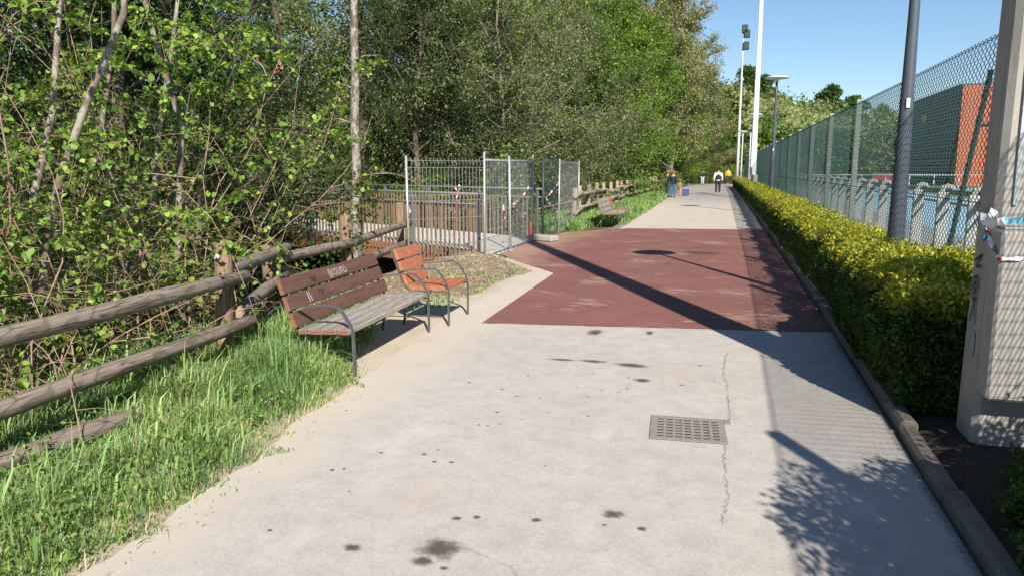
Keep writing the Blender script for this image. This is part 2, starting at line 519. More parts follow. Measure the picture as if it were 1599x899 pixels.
def leaves(P, size, col, up=0.35, width=0.62, R=rng, outward=None):
    """one folded diamond leaf at each point: V (4n,3), F (n,4), colours (4n,3)"""
    n = len(P)
    d = unit(R.normal(size=(n, 3)) + (outward if outward is not None else 0) + np.array([0, 0, -0.25]))
    nr = R.normal(size=(n, 3)); nr[:, 2] = np.abs(nr[:, 2]) + up * 2
    if outward is not None: nr = nr + outward * 0.8
    s = unit(np.cross(d, nr)); nn = np.cross(s, d)
    L = size[:, None]
    wv = width * L * 0.5
    fold = 0.16 * L
    V = np.empty((n, 4, 3))
    V[:, 0] = P
    V[:, 1] = P + d * L * 0.48 + s * wv + nn * fold
    V[:, 2] = P + d * L - nn * fold * 0.4
    V[:, 3] = P + d * L * 0.48 - s * wv + nn * fold
    F = np.arange(4 * n).reshape(n, 4)
    return V.reshape(-1, 3), F, np.repeat(col, 4, axis=0)

def round_leaves(P, size, col, R=rng, width=.85):
    """a rounded leaf with a midrib fold, six triangles"""
    n = len(P)
    d = unit(R.normal(size=(n, 3)) + np.array([0.1, -.1, -0.35])); nr = R.normal(size=(n, 3)) * .8; nr[:, 2] = np.abs(nr[:, 2]) + 1.0
    s_ = unit(np.cross(d, nr)); nn = np.cross(s_, d); L = size[:, None]; w_ = width * L * .5
    V = np.empty((n, 7, 3))
    V[:, 0] = P; V[:, 1] = P + d * L * .22 + s_ * w_ * .85 + nn * L * .10; V[:, 2] = P + d * L * .62 + s_ * w_ * .9 + nn * L * .08
    V[:, 3] = P + d * L - nn * L * .08; V[:, 4] = P + d * L * .62 - s_ * w_ * .9 + nn * L * .08; V[:, 5] = P + d * L * .22 - s_ * w_ * .85 + nn * L * .10; V[:, 6] = P + d * L * .45
    b = (np.arange(n) * 7)[:, None]
    F = np.concatenate([b + np.array([t]) for t in ((0, 1, 6), (1, 2, 6), (2, 3, 6), (3, 4, 6), (4, 5, 6), (5, 0, 6))])
    return V.reshape(-1, 3), F, np.repeat(col, 7, axis=0)

def leafcol(n, palette, R=rng, var=0.22):
    pal = np.array(palette)
    c = pal[R.integers(0, len(pal), n)]
    return c * (1 + R.uniform(-var, var, (n, 1))) * (1 + R.uniform(-0.07, 0.07, (n, 3)))

def shift(y):
    """the path bends gently to the left further on"""
    return -0.012 * max(0.0, y - 10.0) - 0.00018 * max(0.0, y - 40.0) ** 2

def sstep(a, b, x):
    t = min(1, max(0, (x - a) / (b - a)))
    return t * t * (3 - 2 * t)

def bank_edge(y):
    pts = [(-50, -4.3), (2, -4.3), (6, -4.6), (9, -5.0), (11, -5.1), (13, -4.9), (14.2, -4.75), (18, -4.9), (24, -5.4), (60, -6.2), (80, -7), (3000, -7)]
    for (a, xa), (b, xb) in zip(pts, pts[1:]):
        if a <= y <= b:
            return xa + (xb - xa) * (y - a) / (b - a)
    return -5
def hz(x, y):
    e = bank_edge(y)
    z = -1.5 * sstep(e, e - 1.9, x) + 1.7 * sstep(e - 5.5, e - 10, x)
    if -70 > x: z += 0
    fade = sstep(140, 90, y) * sstep(-60, -20, y)
    z *= fade
    if abs(z) > 0.02: z += 0.10 * (mn.noise(Vector((x * 0.9, y * 0.9, 0))))
    return z

# ------------------------------------------------------------------ setting: ground, path, paving
def grid_mesh(name, xs, ys, zf, mat):
    V = np.array([(x, y, zf(x, y)) for y in ys for x in xs])
    nx = len(xs)
    F = np.array([(j * nx + i, j * nx + i + 1, (j + 1) * nx + i + 1, (j + 1) * nx + i) for j in range(len(ys) - 1) for i in range(nx - 1)])
    return npmesh(name, V, F, mat, smooth=True)
xs = [-3000, -1000, -300, -100, -60, -40, -30, -24] + list(np.arange(-20, -3.0, 0.4)) + [-3, -2, 0, 1, 2, 4, 8, 16, 40, 100, 300, 1000, 3000]
ys_ = [-2000, -500, -120, -60, -40, -25, -14, -8] + list(np.arange(-5, 30, 0.5)) + list(np.arange(30, 100, 2.0)) + [100, 110, 120, 130, 145, 160, 200, 400, 1000, 4000]
struct(link('ground', grid_mesh('ground', xs, ys_, lambda x, y: hz(x, y) - 0.004, 'ground')))

def strip(name, pts_l, pts_r, z, mat, nx=8):
    """a sheet between two polylines given at the same y steps"""
    V = []; F = []
    for (a, b) in zip(pts_l, pts_r):
        for i in range(nx + 1):
            t = i / nx
            V.append((a[0] + (b[0] - a[0]) * t, a[1] + (b[1] - a[1]) * t, z))
    for j in range(len(pts_l) - 1):
        for i in range(nx):
            k = j * (nx + 1) + i
            F.append((k, k + 1, k + nx + 2, k + nx + 1))
    return struct(link(name, npmesh(name, np.array(V), np.array(F), mat)))
def left_edge(y):
    pts = [(-6, -2.4), (2.3, -2.5), (3.8, -2.62), (5.3, -2.78), (7.5, -3.0), (13, -3.1), (21, -2.9), (30, -3.1), (45, -3.5), (60, -3.9), (90, -4.6)]
    for (a, xa), (b, xb) in zip(pts, pts[1:]):
        if a <= y <= b:
            return xa + (xb - xa) * (y - a) / (b - a) + 0.10 * mn.noise(Vector((y * 1.3, 3.1, 0))) + 0.05 * mn.noise(Vector((y * 5.3, 1.1, 0)))
    return -3
yy = list(np.arange(-6, 30, 0.12)) + list(np.arange(30, 86, 0.8))
strip('path', [(left_edge(y), y) for y in yy], [(1.06 + shift(y), y) for y in yy], 0.006, 'path')
ysand = list(np.arange(5.2, 14.0, 0.12))
strip('sand_verge', [(-3.7 - 0.25 * sstep(6, 9, y) + 0.2 * mn.noise(Vector((y * 2, 0, 5))), y) for y in ysand], [(-2.7, y) for y in ysand], 0.002, 'sand', 3)
# red paving reaches left to the bridge
redL = [(7.54, -2.53), (11.6, -2.66), (11.75, -2.75), (12.5, -3.25), (13.6, -3.95), (14.2, -4.28), (18.2, -4.5), (19.6, -4.05), (20.6, -3.1), (21.1, -2.7)]
def red_edge(y):
    for (a, xa), (b, xb) in zip(redL, redL[1:]):
        if a <= y <= b:
            return xa + (xb - xa) * (y - a) / (b - a) + (0.06 * mn.noise(Vector((y * 4, 9, 0))) if y > 11.7 else 0.008 * mn.noise(Vector((y * 6, 9, 0))))
    return -2.7
yr = list(np.arange(7.54, 21.1, 0.08)) + [21.1]
V = []; F = []; NX = 90
for j, y in enumerate(yr):
    for i in range(NX + 1):
        t = i / NX
        x = red_edge(y) * (1 - t) + (1.06 + shift(y)) * t
        skew = 0.155 * (x + 2.53)              # the joint runs slightly askew
        V.append((x, y + skew * (1 if j < len(yr) / 2 else 0.9) + (.035 * mn.noise(Vector((x * 2.1, 4, j * .01))) + .02 * mn.noise(Vector((x * 9, 8, 0)))) * max(0, 1 - min(j, len(yr) - 1 - j) / 6), 0.010))
for j in range(len(yr) - 1):
    for i in range(NX):
        k = j * (NX + 1) + i
        F.append((k, k + 1, k + NX + 2, k + NX + 1))
red = struct(link('red_paving', npmesh('red_paving', np.array(V), np.array(F), 'red')))

# heap of mulch and dug soil beside the bridge
mx = np.arange(-5.3, -2.6, 0.09); my = np.arange(8.3, 14.5, 0.09)
def mulch_z(x, y):
    e = bank_edge(y)
    edge = -2.95 + 0.25 * mn.noise(Vector((y * 1.1, 2, 0)))
    if y > 11.6: edge = red_edge(min(y, 21)) - 0.05
    m_ = sstep(edge, edge - 0.5, x) * sstep(8.3, 9.6, y) * sstep(14.5, 13.8, y)
    h = 0.0 + 0.025 * mn.noise(Vector((x * 2.2, y * 2.2, 0))) + 0.03 * mn.noise(Vector((x * 7, y * 7, 3)))
    h += 0.05 * math.exp(-((x + 4.3) ** 2 / 0.3 + (y - 12.6) ** 2 / 0.9))
    return hz(x, y) * 0.95 + m_ * (h + 0.03) - (1 - m_) * 0.05
struct(link('mulch_ground', grid_mesh('mulch_ground', mx, my, mulch_z, 'mulch')))

# stream under the bridge
me = MB(); me.add([(-13, -20, -1.28), (-5.5, -20, -1.28), (-6.5, 95, -1.28), (-14, 95, -1.28)], [(0, 1, 2, 3)])
struct(me.build('stream_water', 'water'))

# stains, drips and cracks on the concrete (children of the path)
pathobj = bpy.data.objects['path']
def stain(x, y, rx, ry, rot=0.0, z=0.009, mat='stain', name='stain', parent=pathobj):
    mb = MB(); vs = [(x, y, z)]; at = [1.0]; fs = []
    n = 20; rings = 5
    for r in range(1, rings + 1):
        for k in range(n):
            a = 2 * math.pi * k / n
            wob = 1 + 0.28 * mn.noise(Vector((math.cos(a) * 1.3 + x * 7, math.sin(a) * 1.3 + y * 7, 0)))
            px = rx * r / rings * wob * math.cos(a); py = ry * r / rings * wob * math.sin(a)
            vs.append((x + px * math.cos(rot) - py * math.sin(rot), y + px * math.sin(rot) + py * math.cos(rot), z)); at.append(1 - r / rings)
    for k in range(n): fs.append((0, 1 + k, 1 + (k + 1) % n))
    for r in range(rings - 1):
        for k in range(n):
            a_ = 1 + r * n + k; b_ = 1 + r * n + (k + 1) % n
            fs.append((a_, a_ + n, b_ + n, b_))
    mb.add(vs, fs, at); return mb.build(name, mat, parent)
for x, y, rx, ry in [(-1.16, 2.86, .125, .1), (-1.19, 2.74, .06, .05), (-.48, 3.4, .065, .055), (-.75, 6.22, .17, .085), (-1.09, 6.26, .15, .055), (-1.34, 6.24, .13, .045), (-.61, 5.78, .085, .065),
                     (-1.27, 7.42, .09, .16), (-.73, 7.55, .05, .11), (-1.53, 2.76, .05, .04), (-.33, 3.29, .03, .025), (-1.19, 3.15, .03, .025), (-1.1, 3.19, .025, .02), (-1.08, 2.71, .025, .02), (-.82, 3.24, .03, .025), (-.5, 3.28, .015, .012)]:
    stain(x, y, rx * 1.25, ry * 1.25)
for k in range(26):
    t = random.random()
    x = -1.75 + t * 0.7 + random.gauss(0, .3); y = 3.1 + t * 3.6 + random.gauss(0, .3)
    s = random.uniform(.008, .02)
    stain(x, y, s * 1.4, s * 1.2)
for k in range(12):
    s = random.uniform(.01, .025); stain(random.uniform(-1.2, .1), random.uniform(4.8, 6.6), s * 1.3, s)
stain(-0.55, 15.2, .55, .4, 0, .0135, name='dark_patch', parent=red); stain(.45, 14.2, .3, .3, 0, .0135, name='dark_patch', parent=red)  # two soft-edged dark patches on the red paving
def crack(pts, wd, name='crack'):
    mb = MB(); vs = []; at = []; fs = []
    P_ = []
    for a, b in zip(pts, pts[1:]):
        for k in range(14):
            t = k / 14; P_.append(Vector((a[0] + (b[0] - a[0]) * t + random.gauss(0, .006), a[1] + (b[1] - a[1]) * t, 0)))
    for i, p_ in enumerate(P_):
        t = (P_[min(i + 1, len(P_) - 1)] - P_[max(0, i - 1)]).normalized(); s = Vector((-t.y, t.x, 0)); ww = wd * random.uniform(.4, 1.3)
        vs += [p_ + s * ww + Vector((0, 0, .0095)), p_ + Vector((0, 0, .0095)), p_ - s * ww + Vector((0, 0, .0095))]; at += [0.1, .8, 0.1]
    for i in range(len(P_) - 1):
        for k in (0, 1): fs.append((i * 3 + k, i * 3 + k + 1, i * 3 + 3 + k + 1, i * 3 + 3 + k))
    mb.add(vs, fs, at); mb.build(name, 'crack', pathobj)
crack([(.03, 6.9), (.0, 6.3), (.04, 5.7), (.05, 5.25), (.06, 4.95)], .03)
crack([(.03, 4.55), (.03, 4.2), (.06, 3.75), (.02, 3.4)], .028)
crack([(-1.1, 2.93), (-.98, 2.86), (-.82, 2.8), (-.76, 2.72)], .014)
crack([(.06, 5.0), (.14, 5.08)], .012)

# drain grate
gt = thing('drain_grate', 'square rusty cast-iron drain grate set in the concrete path', 'drain grate', (-.2, 4.73, 0.006), math.radians(4))
MB().box(-.235, .235, -.225, .225, .0, .003).build('pit_dirt', 'dirt', gt)
fr = MB(); fr.box(-.235, -.205, -.225, .225, .0035, .0075); fr.box(.205, .235, -.225, .225, .0035, .0075); fr.box(-.2045, .2045, -.225, -.2, .0035, .0074); fr.box(-.2045, .2045, .2, .225, .0035, .0074); fr.build('frame', 'iron', gt)
hw = .05; pitch = .4085 / 7
cm = MB(); cm.box(-.009, .009, -.199, .199, .0035, .0068); cmm = cm.mesh('bar', 'iron')
rm = MB(); rm.box(-.204, .204, -.0125, .0125, .0036, .0062); rmm = rm.mesh('bar', 'iron')
for k in range(8):
    link('bar', cmm, gt, (-.2 + k * .4 / 7, 0, 0)); link('bar', rmm, gt, (0, -.187 + k * .374 / 7, 0))
MB().box(.237, .275, .13, .225, 0, .009).build('hinge_lug', 'iron', gt)

# kerb stones
kr = struct(link('kerb', None))
kb = MB(); kb.cbox(0, .105, -.497, .497, -.1, .085, .022); kbm = kb.mesh('kerb_stone', 'kerb')
y = -2.5
while y < 74:
    a = math.atan2(-(shift(y + .5) - shift(y - .5)), 1.0)
    link('kerb_stone', kbm, kr, (1.08 + shift(y) + random.uniform(-.012, .012), y, random.uniform(-.015, .01)), (random.uniform(-.01, .01), random.uniform(-.02, .02), a + random.uniform(-.012, .012)))
    y += 1.0

# soil of the planting bed behind the kerb, and dirt gathered at the foot of the kerb
yb = list(np.arange(-3, 74, .25))
bedz = lambda x, y: .05 + .025 * mn.noise(Vector((x * 3, y * 3, 0)))
struct(link('planting_bed', grid_mesh('planting_bed', [1.17, 1.3, 1.5, 1.7, 1.9, 2.1, 2.16], yb, lambda x, y: bedz(x, y) if 1.18 < x < 2.14 else .0, 'bedsoil')))
bed_ = bpy.data.objects['planting_bed']
for v_ in bed_.data.vertices: v_.co.x += shift(v_.co.y)
mbd = MB(); vs = []; fs = []; at = []
for i, y_ in enumerate(np.arange(-2, 26, .1)):
    w_ = .09 + .07 * mn.noise(Vector((0, y_ * 1.7, 4)))
    vs += [(1.08 + shift(y_), y_, .0112), (1.08 + shift(y_) - w_ * .5, y_, .0112), (1.08 + shift(y_) - w_ * 1.6, y_, .0112)]; at += [1, .75, 0]
    if i: fs += [(3 * i - 3, 3 * i, 3 * i + 1, 3 * i - 2), (3 * i - 2, 3 * i + 1, 3 * i + 2, 3 * i - 1)]
mbd.add(vs, fs, at); mbd.build('gutter_dirt', 'crack', pathobj)

# ------------------------------------------------------------------ sports ground on the right
me = MB(); me.add([(5.4, -10, .01), (60, -10, .01), (60, 72, .01), (5.4, 72, .01)], [(0, 1, 2, 3)]); struct(me.build('running_track', 'blue'))
me = MB(); me.add([(2.6, -10, .006), (5.4, -10, .006), (5.4, 72, .006), (2.6, 72, .006)], [(0, 1, 2, 3)]); struct(me.build('grey_apron', 'greyap'))
me = MB(); me.add([(12.5, 4, .014), (60, 4, .014), (60, 62, .014), (12.5, 62, .014)], [(0, 1, 2, 3)]); struct(me.build('infield', 'turf'))
lm = MB()
for k in range(7): x = 5.8 + k * 1.22; lm.box(x, x + .05, -8, 71, .011, .0145)
struct(lm.build('lane_lines', 'whitepaint'))
# barrier of white fins with a dark rail
bar = thing('track_barrier', 'row of white concrete fins carrying a dark rail beside the blue track', 'barrier')
fin = MB()
fin.cbox(-.11, .10, -.05, .05, 0, 1.2, .012)
fin.tube([(-.04, 0, 1.19), (-.02, 0, 1.28), (.05, 0, 1.32), (.13, 0, 1.30), (.17, 0, 1.22)], [.05, .055, .055, .05, .045], 8)
finm = fin.mesh('fin', 'fincon')
for k in range(26): link('fin', finm, bar, (4.0, 8.4 + k * 2.03, 0))
rl = MB(); rl.tube([(4.13, 6, 1.2), (4.13, 62, 1.2)], .05, 8); rl.build('rail', 'darkpost', bar)
rl = MB(); rl.tube([(4.16, 6, .98), (4.16, 62, .98)], .025, 8); rl.build('rail', 'darkpost', bar)

# white perimeter rail and hoarding in front of the sports hall
pr = thing('perimeter_rail', 'white rail fence across the far end of the running track', 'railing', (0, 76, 0))
r_ = MB(); r_.tube([(3, 0, 1.1), (40, 0, 1.1)], .045, 6); r_.build('rail', 'whitepaint', pr)
pm = MB(); pm.tube([(0, 0, 0), (0, 0, 1.1)], .04, 6); pmm = pm.mesh('post', 'whitepaint')
for k in range(19): link('post', pmm, pr, (3.5 + k * 2, 0, 0))
hb = thing('red_hoarding', 'long low red hoarding in front of the dark sports hall', 'hoarding', (17.5, 86, 0))
b_ = MB(); b_.cbox(-3.5, -.6, -.06, .06, .4, 1.2, .02); b_.build('board', 'redboard', hb)
pm = MB(); pm.box(-.05, .05, .061, .14, 0, 1.8); pmm = pm.mesh('post', 'galv')
for x in (-3.2, -2.0, -.8): link('post', pmm, hb, (x, 0, -.65))

hall = thing('sports_hall', 'orange and dark grey sports hall behind the running track', 'building', (20.7, 82, 0))
b_ = MB(); b_.box(0, 16, 0, 22, 0, 9.2); b_.build('core', 'darkroof', hall)
b_ = MB(); b_.box(-.06, 16.05, -.16, -.005, 0, 9.42); b_.build('wall', 'orange', hall)['label'] = 'plain orange end wall'
# dark perforated long side: rows of panels with gaps
pm = MB(); pm.cbox(-.14, -.005, .02, 1.34, .02, .72, .02); pmm = pm.mesh('panel', 'darkwall')
for j in range(12):
    for i in range(16):
        link('panel', pmm, hall, (random.uniform(-.02, .0), .02 + i * 1.37, .5 + j * .74))
b_ = MB(); b_.box(-.2, 16, -.003, 22.1, 9.44, 9.6); b_.build('roof', 'darkroof', hall)
b_ = MB(); b_.box(-.23, -.17, 12.2, 14.8, 6.7, 7.6); b_.build('window', 'glass', hall)
b_ = MB(); b_.box(1.3, 3.4, -.4, -.165, 5.75, 5.95); b_.build('sun_shade', 'darkroof', hall)
b_ = MB(); b_.box(3.0, 5.0, -.4, -.165, 2.2, 2.45); b_.build('sun_shade', 'darkroof', hall)

# hill behind
def hill_z(x, y):
    top = 29.5 - .26 * max(x - 7, -40)
    top = max(top, 3)
    t = sstep(125, 330, y)
    return -1 + (top + 1) * t + 2.2 * mn.noise(Vector((x * .02, y * .02, 0))) * t
struct(link('hill', grid_mesh('hill', list(np.arange(-220, 320, 12)), list(np.arange(120, 560, 11)), hill_z, 'hillgrass')))

# ------------------------------------------------------------------ trees
def branchy(seed, H, spread, nlimb, nsub, ntw, leaf_n, leaf_s, palette, low=0.12, rise=(15, 60), cl=0.3, trunk_r=0.14, droop=0.0, lean=0.0, twig_r=0.006, crown_pow=0.6, up=0.35):
    R = np.random.default_rng(seed); rd = random.Random(seed)
    wood_ = MB()
    pts = []; x = y_ = 0.0
    nseg = 10
    for i in range(nseg + 1):
        t = i / nseg
        pts.append(Vector((x + lean * t * t * H, y_, H * 0.92 * t)))
        x += rd.gauss(0, .02 * H / 2); y_ += rd.gauss(0, .02 * H / 2)
    rad = [trunk_r * (1 - .85 * i / nseg) + .01 for i in range(nseg + 1)]
    rad[0] *= 1.35
    random.seed(seed)
    wood_.tube(pts, rad, 8, True, .08)
    LP = []; LO = []
    az = rd.uniform(0, 6.28)
    for k in range(nlimb):
        f = low + (1 - low) * (k + rd.random() * .8) / nlimb
        f = min(f, .985)
        i = min(nseg - 1, int(f * nseg)); tt = f * nseg - i
        o = pts[i].lerp(pts[i + 1], tt)
        az += 2.4 + rd.gauss(0, .3)
        el = math.radians(rd.uniform(*rise)) * (0.6 + .6 * f)
        prof = math.sin(math.pi * min(1, .12 + .88 * (f - low) / (1 - low) * .9 + .08)) ** crown_pow
        L = spread * max(.22, prof) * rd.uniform(.8, 1.15)
        d = Vector((math.cos(az) * math.cos(el), math.sin(az) * math.cos(el), math.sin(el)))
        lp = [o]
        cur = d.copy()
        for s in range(5):
            cur = (cur + Vector((rd.gauss(0, .16), rd.gauss(0, .16), rd.gauss(.02, .12) - droop * s * .1))).normalized()
            lp.append(lp[-1] + cur * (L / 5))
        r0 = max(.012, rad[i] * .42)
        wood_.tube(lp, [r0 * (1 - .8 * s / 5) for s in range(6)], 5, False)
        for j in range(nsub):
            g_ = .25 + .75 * (j + rd.random()) / nsub
            g_ = min(g_, .999)
            ii = int(g_ * 5); a = lp[ii].lerp(lp[ii + 1], g_ * 5 - ii)
            dd = (cur + Vector((rd.gauss(0, .75), rd.gauss(0, .75), rd.gauss(.1, .55) - droop))).normalized()
            SL = L * rd.uniform(.22, .42)
            b = a + dd * SL * .55; c_ = b + (dd + Vector((rd.gauss(0, .3), rd.gauss(0, .3), rd.gauss(0, .25) - droop))).normalized() * SL * .45
            wood_.tube([a, b, c_], [r0 * .35, r0 * .22, twig_r], 4, False)
            for q_ in range(ntw):
                u = rd.random()
                s0 = a.lerp(b, u * 2) if u < .5 else b.lerp(c_, u * 2 - 1)
                td = (dd * .6 + Vector((rd.gauss(0, .7), rd.gauss(0, .7), rd.gauss(.1, .6) - droop * 1.5))).normalized()
                TL = rd.uniform(.25, .6) * (.6 + spread * .12)
                e1 = s0 + td * TL
                wood_.tube([s0, s0.lerp(e1, .5) + Vector((rd.gauss(0, .03), rd.gauss(0, .03), rd.gauss(0, .03))), e1], [twig_r, twig_r * .8, twig_r * .5], 3, False)
                m_ = max(2, int(leaf_n * rd.uniform(.6, 1.4)))
                ts = R.uniform(.15, 1.08, (m_, 1))
                pp = np.array(s0)[None] * (1 - ts) + np.array(e1)[None] * ts + R.normal(size=(m_, 3)) * cl * .35
                LP.append(pp); LO.append(np.tile(np.array(td), (m_, 1)))
    LP = np.concatenate(LP); LO = np.concatenate(LO)
    n = len(LP)
    # a hue drift over the crown: clumps of younger and older leaves
    hue = np.array([mn.noise(Vector(p * .8)) for p in LP[::8]]); hue = np.repeat(hue, 8)[:n]
    colr = leafcol(n, palette, R) * (1 + .28 * hue[:, None] * np.array([1.2, .8, .6]))
    V_, F_, c_ = leaves(LP, R.uniform(.65, 1.25, n) * leaf_s, np.clip(colr, .005, .9), up, R=R, outward=LO * .7)
    return wood_, npmesh('crown', V_, F_, 'leaf', c_)

GREEN = [(.12, .20, .036), (.095, .17, .032), (.155, .235, .045), (.07, .135, .028)]
BRIGHT = [(.17, .27, .04), (.135, .23, .036), (.21, .30, .05), (.10, .185, .032)]
DARK = [(.05, .10, .024), (.07, .13, .028), (.042, .085, .022), (.11, .18, .036)]
IVY = [(.03, .066, .016), (.042, .085, .02), (.024, .052, .014), (.075, .13, .028)]
OLIVE = [(.15, .22, .06), (.20, .255, .08), (.115, .185, .05), (.26, .28, .115)]
TAN = [(.31, .30, .15), (.27, .285, .115), (.38, .35, .21), (.22, .28, .085)]
PROTO = {}
def proto(key, barkm, *a, **k):
    wd, crown = branchy(*a, **k)
    PROTO[key] = (wd.mesh('trunk', barkm, True), crown)
proto('green', 'bark', 11, 8.5, 3.4, 26, 8, 7, 24, .10, GREEN, low=.05, cl=.27)
proto('dark', 'bark', 13, 8.5, 3.2, 28, 8, 7, 24, .095, DARK, low=.03, cl=.27, up=.2)
proto('ivy', 'bark', 18, 8.5, 3.3, 28, 8, 7, 20, .08, IVY, low=.03, cl=.27, up=.2)
proto('olive', 'twig', 14, 9.5, 4.2, 30, 8, 9, 13, .08, OLIVE, low=.04, cl=.27, rise=(5, 70), droop=.12, twig_r=.009)
proto('olive2', 'twig', 15, 8.0, 3.8, 28, 8, 8, 15, .085, OLIVE + GREEN[:2], low=.04, cl=.27, rise=(0, 70), droop=.08, twig_r=.009)
proto('tan', 'twig', 16, 15, 3.8, 38, 8, 7, 14, .15, TAN, low=.10, cl=.42, rise=(35, 75), twig_r=.012, trunk_r=.2)
proto('bright', 'bark', 12, 12, 4.0, 32, 8, 7, 22, .15, BRIGHT, low=.04, cl=.42, trunk_r=.18)
proto('tall', 'bark', 17, 13, 4.4, 32, 8, 7, 20, .16, GREEN + BRIGHT[:1], low=.05, cl=.42, trunk_r=.2)

# round crowns for the far trees
def far_proto(key, seed, H_, rr, palette, n=5200, ls=.55):
    R = np.random.default_rng(seed); cs = np.concatenate([R.normal(0, rr * .45, (26, 2)), R.uniform(.22, .95, (26, 1)) * H_], 1)
    cs[:, :2] *= (1.15 - (cs[:, 2:] / H_) ** 2)
    idx = R.integers(0, 26, n); pp = cs[idx] + unit(R.normal(size=(n, 3))) * (R.uniform(.3, 1, (n, 1)) ** .5) * np.array([rr * .38, rr * .38, H_ * .13])
    V_, F_, c_ = leaves(pp, R.uniform(.6, 1.3, n) * ls, leafcol(n, palette, R), .4, .8, R)
    wd = MB(); wd.tube([(0, 0, -1), (.1, 0, H_ * .4), (0, .1, H_ * .8)], [.3, .2, .05], 7)
    for k in range(7):
        c0 = cs[k * 3]; wd.tube([(0, 0, c0[2] * .5), tuple(c0)], [.1, .03], 5, False)
    PROTO[key] = (wd.mesh('trunk', 'bark'), npmesh('crown', V_, F_, 'leaf', c_))
far_proto('fdark', 41, 9, 4.4, DARK); far_proto('fgreen', 42, 8.5, 4.2, GREEN); far_proto('ftan', 43, 9.5, 3.8, TAN + OLIVE, 4200, .45); far_proto('folive', 44, 9, 4.6, OLIVE)

def tree(kind, x, y, label, sc=1.0, rz=None, name='tree', group=None, zs=1.0, z=None, cat='tree', trunk=None):
    o = thing(name, label, cat, (x, y, (hz(x, y) if z is None else z) - .05), rz if rz is not None else (x * 7.3 + y * 3.1) % 6.28, group)
    o.scale = (sc, sc, sc * zs)
    link('trunk', PROTO[kind][0], o); link('crown', PROTO[kind][1], o)
    return o
G1 = 'trees in the wood left of the path'
T = [
 ('ivy', -9.6, 11.2, 'dark evergreen tree left of the lichen-covered trunk, in front of the bridge', .95),
 ('ivy', -8.3, 8.6, 'dark bushy tree just behind the hazel thicket and second rail post', .9),
 ('ivy', -10.5, 7.0, 'dark ivy-clad tree behind the hazel thicket at the left edge', 1.1),
 ('ivy', -6.7, 8.4, 'low dark ivy-leaved tree right behind the second rail post', .5),
 ('ivy', -12.8, 13.0, 'dark leafy tree over the far left end of the wooden bridge', 1.15),
 ('green', -13.0, 9.6, 'broad green tree filling the upper left behind the dark evergreens', 1.3),
 ('ivy', -9.8, 23.4, 'dark tree behind the bridge railing, straight above the orange armchair', 1.05),
 ('olive', -7.6, 24.8, 'olive twiggy willow behind the wire panels at the bridge end', 1.0),
 ('olive2', -12.6, 24.5, 'olive willow behind the bridge, right of the lichen-covered trunk', 1.35),
 ('olive', -10.6, 28.6, 'tall twiggy willow with bare grey boughs, above the wire panels', 1.25),
 ('olive2', -7.9, 29.5, 'low spreading willow overhanging the start of the far log fence', 1.15),
 ('olive', -8.3, 34.0, 'twiggy willow overhanging the far log fence beyond the second bench', 1.15),
 ('olive', -10.2, 39.0, 'large pale twiggy willow standing behind the far log fence', 1.5),
 ('green', -7.8, 40.0, 'green tree leaning over the middle of the far log fence', 1.35),
 ('bright', -8.2, 46.5, 'bright green tree behind the pair standing by the verge', 1.1),
 ('bright', -7.9, 53.5, 'fresh bright green tree past the pair at the verge', 1.2),
 ('bright', -8.0, 61.0, 'bright leafy tree near the bend of the path', 1.25),
 ('tall', -13.0, 33.0, 'tall full-crowned tree rising behind the willows', 1.0),
 ('tall', -13.5, 45.0, 'tall green tree in the back row of the wood', 1.2),
 ('tan', -11.0, 53.0, 'tall tan feathery poplar in bud above the green trees', 1.15),
 ('tan', -8.4, 64.0, 'tall pale poplar in bud left of the white masts', 1.3),
 ('tan', -6.2, 73.0, 'tan feathery poplar nearest the sky, over the bend of the path', 1.3),
 ('tan', -12.0, 68.0, 'slender tan poplar behind the others at the bend', 1.35),
 ('tan', -5.2, 66.0, 'broad tan poplar leaning over the left side of the bend', 1.2),
 ('tan', -2.6, 87.0, 'shorter tan poplar straight behind the end of the path', .88),
 ('bright', -5.6, 77.0, 'bright green tree under the tan poplars at the bend', 1.0),
 ('ivy', -6.6, 68.0, 'dark shady tree left of the path where it bends', 1.2),
 ('ivy', -5.0, 84.0, 'dark tree closing the end of the path behind the walkers', 1.3),
 ('green', -1.6, 93.0, 'green tree at the end of the path above the walker in yellow', 1.0),
 ('tall', -4.4, 97.0, 'tall green tree behind the end of the path', 1.0),
 ('ftan', -.6, 101.0, 'pale tan tree rising left of the slim white floodlight mast', 1.25),
 ('fgreen', 2.6, 104.0, 'green tree behind the slim white floodlight mast', 1.0),
 ('folive', 7.0, 118.0, 'olive tree left of the second lamp head at the foot of the hill', .85),
 ('ftan', 12.5, 128.0, 'pale brown tree at the foot of the hill right of the lamp', .8),
 ('fgreen', 17.0, 130.0, 'bright green tree at the hill foot right of the second lamp', .95),
 ('ftan', 22.5, 134.0, 'brownish tree seen through the chain-link near the concrete fence posts', .95),
 ('folive', 28.0, 132.0, 'olive tree seen through the chain-link left of the near lamp post', 1.2),
 ('fdark', 33.5, 136.0, 'dark tree beside the left end of the sports hall', 1.4),
 ('olive', -18.0, 17.0, 'grey-green willow beyond the far end of the bridge', 1.3),
 ('green', -17.0, 8.0, 'green tree deep in the wood at the top left', 1.4),
 ('olive', -17.5, 26.0, 'twiggy willow deep in the wood behind the bridge', 1.5),
]
for t_ in T:
    tree(t_[0], t_[1], t_[2], t_[3], t_[4], group=(G1 if t_[1] < -5.5 else 'trees at the end of the path and below the hill'))
